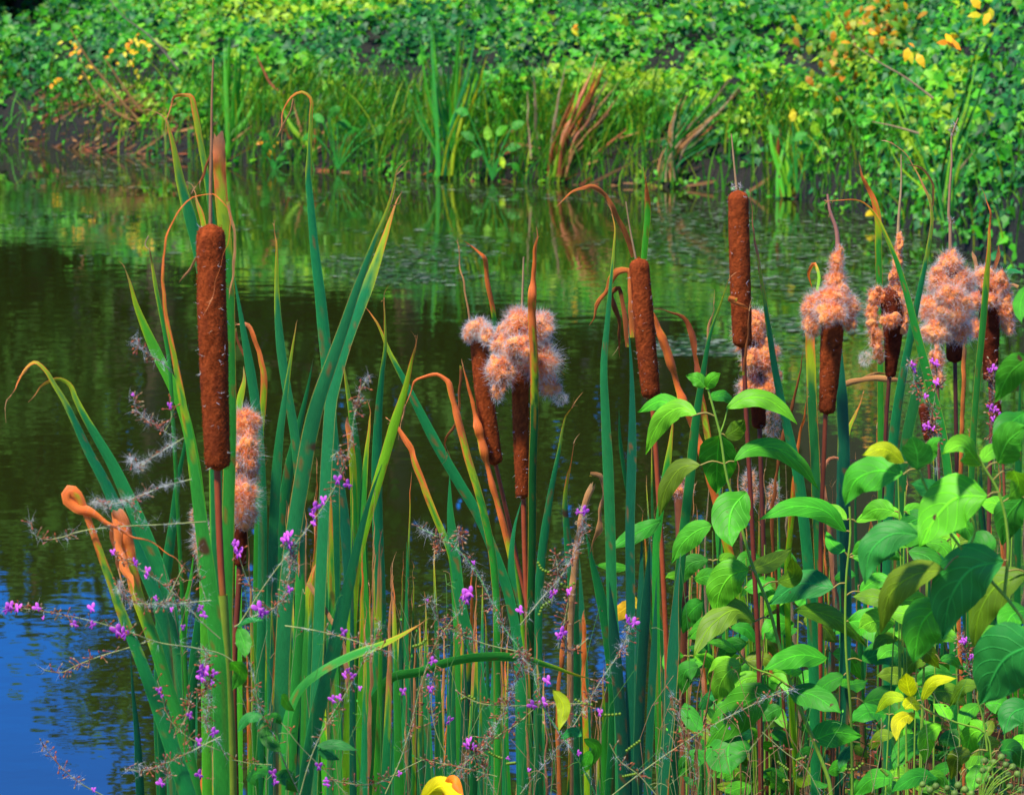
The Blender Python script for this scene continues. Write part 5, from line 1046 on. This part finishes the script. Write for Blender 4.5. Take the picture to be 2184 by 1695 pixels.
# bare branches on the left of the far bank
GBR = 'bare branches on the far bank'
def branch(label, lines, w=7, col=lin(150, 116, 72), s=.25):
    bx, by = lines[0][-1]; p = wat(max(bx, -50), max(by, 280)); X = p[0]; Y = float(yw(X)) + s
    th = thing('bare_branch', label, 'branch', (X, Y, float(bank_z(X, s))), GBR)
    B = Buf()
    for l in lines: 
        C = pxline(l, Y - .15, n=20); V, F = tube_geo(C, np.linspace(w * .35, w, 20) * .5 * px(Y), 6); B.add(V, F, col)
    B.build('limb', M_BARK, th)
branch('thick pale branch rising right out of the water at the left edge', [[(95, 250), (60, 268), (20, 292), (-20, 318)]], 12, lin(160, 130, 90))
branch('pair of long bare branches sloping down right through the leaves at upper left', [[(150, 62), (190, 130), (235, 185), (275, 235), (330, 290)], [(175, 150), (210, 205), (260, 248), (330, 268), (385, 280)], [(220, 120), (260, 180), (300, 235), (350, 280)]], 8, lin(150, 112, 60))
branch('grey sticks lying low over the water at left', [[(215, 248), (170, 280), (105, 312)], [(200, 262), (150, 290), (120, 306)], [(130, 240), (200, 250), (300, 300)]], 6, lin(120, 96, 80))
branch('thin grey branch high at the top left', [[(225, -10), (262, 35), (310, 70), (345, 105), (380, 150)]], 6, lin(120, 110, 90))
branch('reddish stem hanging in the vines right of the bright reed clump', [[(548, 120), (562, 150), (578, 180), (592, 194)]], 7, lin(180, 90, 60))
branch('long pale branch sloping down through the leaves at upper right', [[(1820, 95), (1870, 130), (1930, 165), (1990, 210)], [(1860, 260), (1900, 268), (1960, 285)]], 6, lin(150, 128, 90), s=.8)
# broad leaved marsh plants at the far waterline
GM = 'broad leaved marsh plants on the far shore'
def marsh(label, leaves, col, bx, by):
    p = wat(bx, by); Y = float(yw(p[0])) + .02; th = thing('marsh_plant', label, 'plant', (p[0], Y, .02), GM); B = Buf()
    for (x, y, a, Ln, cc) in leaves:
        Ln *= .74
        e = (x + math.cos(a) * Ln, y - math.sin(a) * Ln)
        ovate(th, [(x, y), ((x + e[0]) / 2, (y + e[1]) / 2 - 4), e], Ln * .55, Y - .1, cc if cc is not None else col, tilt=20)
        V, F = tube_geo(pxline([(x, y), ((x + bx) / 2, (y + by) / 2 - 10), (bx, by)], Y - .1, n=8), 1.6 * px(Y), 4); B.add(V, F, col)
    B.build('stalk', M_STEM, th)
YL = lin(240, 170, 20); AG = lin(48, 145, 44)
marsh('spreading marsh plant with big pointed leaves right of the hooked leaf tip', [(700, 250, .6, 50, None), (720, 262, -.4, 46, None), (690, 262, 2.6, 44, None), (740, 285, .3, 40, None), (672, 290, 3.5, 40, None), (800, 290, .8, 48, None), (780, 270, 2.2, 40, None)], AG, 720, 362)
marsh('marsh plant with one orange yellow leaf left of the hooked leaf', [(560, 330, 1.0, 44, None), (575, 300, 2.6, 40, None), (590, 345, .2, 36, None), (572, 322, 5.2, 34, YL), (610, 320, .9, 38, None), (630, 350, .6, 34, None)], AG, 585, 366)
marsh('lime green leafy marsh plant in front of the middle reed clump', [(1040, 300, 1.6, 46, lin(90, 170, 30)), (1060, 290, .7, 44, lin(80, 165, 30)), (1080, 320, .2, 46, None), (1010, 300, 2.6, 46, None), (1065, 335, -1.2, 36, lin(160, 210, 40)), (1030, 325, 3.6, 40, None), (1090, 275, .4, 46, None), (1000, 245, 2.9, 46, None), (1090, 350, 5.5, 36, None)], AG, 1050, 384)
marsh('leafy marsh plant low at the bend of the far shore', [(1690, 300, .4, 50, None), (1700, 320, .1, 46, None), (1660, 290, 2.4, 46, None), (1740, 290, 1.7, 50, lin(120, 205, 40)), (1690, 260, 1.5, 40, lin(190, 190, 30))], AG, 1700, 412)
marsh('round leaved plant below the yellow foliage near the right shore', [(1900, 420, .6, 46, None), (1880, 430, 2.6, 44, None), (1930, 440, .2, 40, None), (1870, 455, 3.4, 36, lin(210, 200, 40)), (1950, 470, .5, 44, None)], AG, 1900, 480)
# yellowing bush and scattered turned leaves
p = wat(1880, 470); Y0 = float(yw(p[0])) + 1.3
th = thing('yellowing_bush', 'bush with yellow and amber autumn leaves at the upper right of the far bank', 'bush', (P(1890, 250, Y0)[0], Y0, .4))
n = 700; xs_ = rng.normal(1880, 75, n); ys_ = rng.normal(90, 60, n); pos = np.array([P(x, y, Y0 + rng.uniform(-.5, .2)) for x, y in zip(xs_, ys_)])
cl = np.array([[lin(215, 170, 20), lin(150, 175, 30), lin(110, 165, 40), lin(200, 140, 20), lin(80, 150, 40), lin(90, 165, 40), lin(60, 130, 40), lin(100, 150, 40)][int(rng.integers(0, 8))] * rng.uniform(.5, 1) for _ in range(n)])
leaf_cloud('foliage', pos, np.tile([0, -1, .5], (n, 1)) + rng.normal(size=(n, 3)) * .4, rng.uniform(.03, .065, n), cl, M_VINE, th, tmpl=(SL_V, SL_F))
B = Buf()
for i in range(9):
    V, F = tube_geo(pxline([(rnd.uniform(1780, 1980), rnd.uniform(30, 120)), (rnd.uniform(1840, 1920), 170), (1890, 270)], Y0, n=8), 2.2 * px(Y0), 5); B.add(V, F, lin(110, 84, 50))
B.build('branch', M_BARK, th)
n = 80; pos = []; 
spots = [(290, 120), (268, 100), (290, 80), (155, 112), (175, 160), (165, 105), (740, 250), (580, 310), (2020, 85), (2105, 20), (290, 145), (120, 175), (1950, 105), (560, 320), (310, 90), (240, 120), (1850, 60), (1225, 60)]
for i in range(n):
    x, y = spots[i % len(spots)]; x += rng.normal() * 9; y += rng.normal() * 9; X = P(x, y, 18)[0]; pos.append(P(x, y, float(yw(X)) + .1 + max(0, (300 - y) / 300) * 1.2))
leafc = np.array([[lin(240, 200, 30), lin(236, 160, 30), lin(200, 205, 40)][int(rng.integers(0, 3))] for _ in range(n)])
o = leaf_cloud('turned_leaves', np.array(pos), np.tile([0, -1, .6], (n, 1)) + rng.normal(size=(n, 3)) * .3, rng.uniform(.02, .05, n), leafc, M_VINE, tmpl=(SL_V, SL_F))
tag(o, 'scattered yellow autumn leaves among the green vines of the far bank', 'leaves', kind='stuff')
# brown dead stuff under the left brush
B = Buf(); r = random.Random(12)
for i in range(900):
    x = r.uniform(-20, 420) if r.random() < .6 else r.uniform(420, 2100); X = wat(x, 340)[0]; s = r.uniform(-.1, .35); Y = float(yw(X)) + s; a = r.uniform(-.7, .7); Ln = r.uniform(.05, .25)
    p = np.array([X, Y, float(bank_z(X, s)) + r.uniform(0, .05)]); dr = np.array([math.cos(a), -.2, math.sin(a)]); tt = np.linspace(0, 1, 4)[:, None]
    ribbon(p + dr * Ln * tt, r.choice([.002, .004, .008]) * np.array([.6, 1, .8, .2]), r.choice([lin(150, 80, 50), lin(120, 80, 60), lin(170, 120, 80), lin(90, 60, 40)]), B)
tag(B.build('bank_litter', M_DEAD), 'brown dead leaves and sticks at the foot of the far bank', 'litter', kind='stuff')

# trees behind the bank: they stand above the frame and show in the water
def tree(label, px_x, Y, H, cw, dens, seed, col):
    r = random.Random(seed); X = (px_x - 1092) * px(Y); z0 = float(bank_z(X, Y - float(yw(X))))
    th = thing('tree', label, 'tree', (X, Y, z0), 'trees above the far bank')
    B = Buf(); C = np.array([[X + .05 * math.sin(i), Y, z0 - .1 + (H - z0) * i / 10] for i in range(11)]); V, F = tube_geo(C, np.linspace(.11, .02, 11), 8); B.add(V, F, lin(84, 66, 50)); B.build('trunk', M_BARK, th)
    B = Buf(); pos = []
    for i in range(26):
        z = z0 + (H - z0) * (.12 + .85 * i / 26); a = r.uniform(0, 6.28); L_ = cw * (1 - .5 * (i / 26)) * r.uniform(.6, 1.1) 
        e = np.array([X + math.cos(a) * L_, Y + math.sin(a) * L_ * .7, z + L_ * .15]); s0 = np.array([X, Y, z]); q = np.array([s0 + (e - s0) * t_ for t_ in np.linspace(0, 1, 6)]); V, F = tube_geo(q, np.linspace(.03, .008, 6), 5); B.add(V, F, lin(74, 60, 44))
        for k in range(int(dens / 26)):
            t_ = r.random() ** .6; pos.append(s0 + (e - s0) * t_ + np.array([r.gauss(0, .16), r.gauss(0, .16), r.gauss(0, .13)]))
    B.build('limb', M_BARK, th); pos = np.array(pos); n = len(pos)
    leaf_cloud('crown', pos, rng.normal(size=(n, 3)) + np.array([0, -.3, .6]), rng.uniform(.09, .17, n), np.array([col * rng.uniform(.5, 1.4) for _ in range(n)]), M_TREE, th, tmpl=(SL_V, SL_F))
TC = lin(58, 100, 30)
for i, a in enumerate([(-700, 23, 3.8, 1.3), (-300, 22.5, 3.6, 1.2), (60, 23, 3.25, 0.9), (330, 22, 4.2, 1.1), (620, 23, 5.2, 1.3), (860, 22.6, 5.0, 1.3), (1120, 23.5, 5.4, 1.4), (1400, 22.8, 5.1, 1.3), (1650, 22.6, 5.4, 1.4), (1950, 22, 5.4, 1.4), (2350, 21.5, 5.6, 1.5), (2800, 21, 4.6, 1.5)]):
    tree('dark tree behind the far bank, above the picture and mirrored in the pond', a[0], a[1], a[2], a[3], 2400, 40 + i, TC)
# dark thicket under them closing the gaps
n = 26000; X = rng.uniform(-9, 9, n); Y = 22.5 + rng.uniform(0, 2.5, n); Z = .6 + rng.random(n) ** 1.15 * 2.5 
tag(leaf_cloud('hedge_thicket', np.stack([X, Y, Z], 1), rng.normal(size=(n, 3)) + np.array([0, -.6, .4]), rng.uniform(.12, .22, n), np.array([TC * rng.uniform(.5, 1.4) for _ in range(n)]), M_TREE, tmpl=(SL_V, SL_F)), 'dark thicket between the trees above the far bank', 'thicket', kind='stuff')

# floating pond weed
n = 9000; pos = []; cols = []; sizes = []
while len(pos) < n:
    x = rng.uniform(-50, 2240); y = rng.uniform(330, 760) ; q = wat(x, y, .003)
    if q[1] > float(yw(q[0])) - .02: continue
    k = mnoise.noise(Vector((q[0] * 1.3, q[1] * .7, 2))) + .5 * mnoise.noise(Vector((q[0] * 5, q[1] * 2.5, 4)))
    dens = (.30 if x > 1380 else -.22 if x > 500 else -.45) + (.0 if y < 640 else -.5) + (.30 if (x < 420 and y < 430) else 0)
    if k + dens + rng.normal() * .1 < .12: continue
    pos.append(q); sizes.append(rng.uniform(.003, .009) + .012 * rng.random() ** 4); cols.append([lin(60, 110, 34), lin(46, 92, 30), lin(90, 126, 60), lin(150, 165, 140), lin(70, 104, 60)][int(rng.integers(0, 5))] * rng.uniform(.3, .9))
pos = np.array(pos); a = np.linspace(0, 2 * math.pi, 6, endpoint=False); D = np.stack([np.cos(a) * 1.3, np.sin(a), np.zeros(6)], 1); n = len(pos)
V = pos[:, None] + np.array(sizes)[:, None, None] * D[None] + np.array([0, 0, 1])[None, None] * rng.uniform(0, .002, n)[:, None, None]
F = (np.arange(n)[:, None] * 6 + np.arange(6)[None])
tag(mk('pond_weed', V.reshape(-1, 3), F, M_WEED, None, np.repeat(np.array(cols), 6, 0), None, smooth=False), 'flecks of floating green pond weed on the water below the far bank', 'pond weed', kind='stuff')
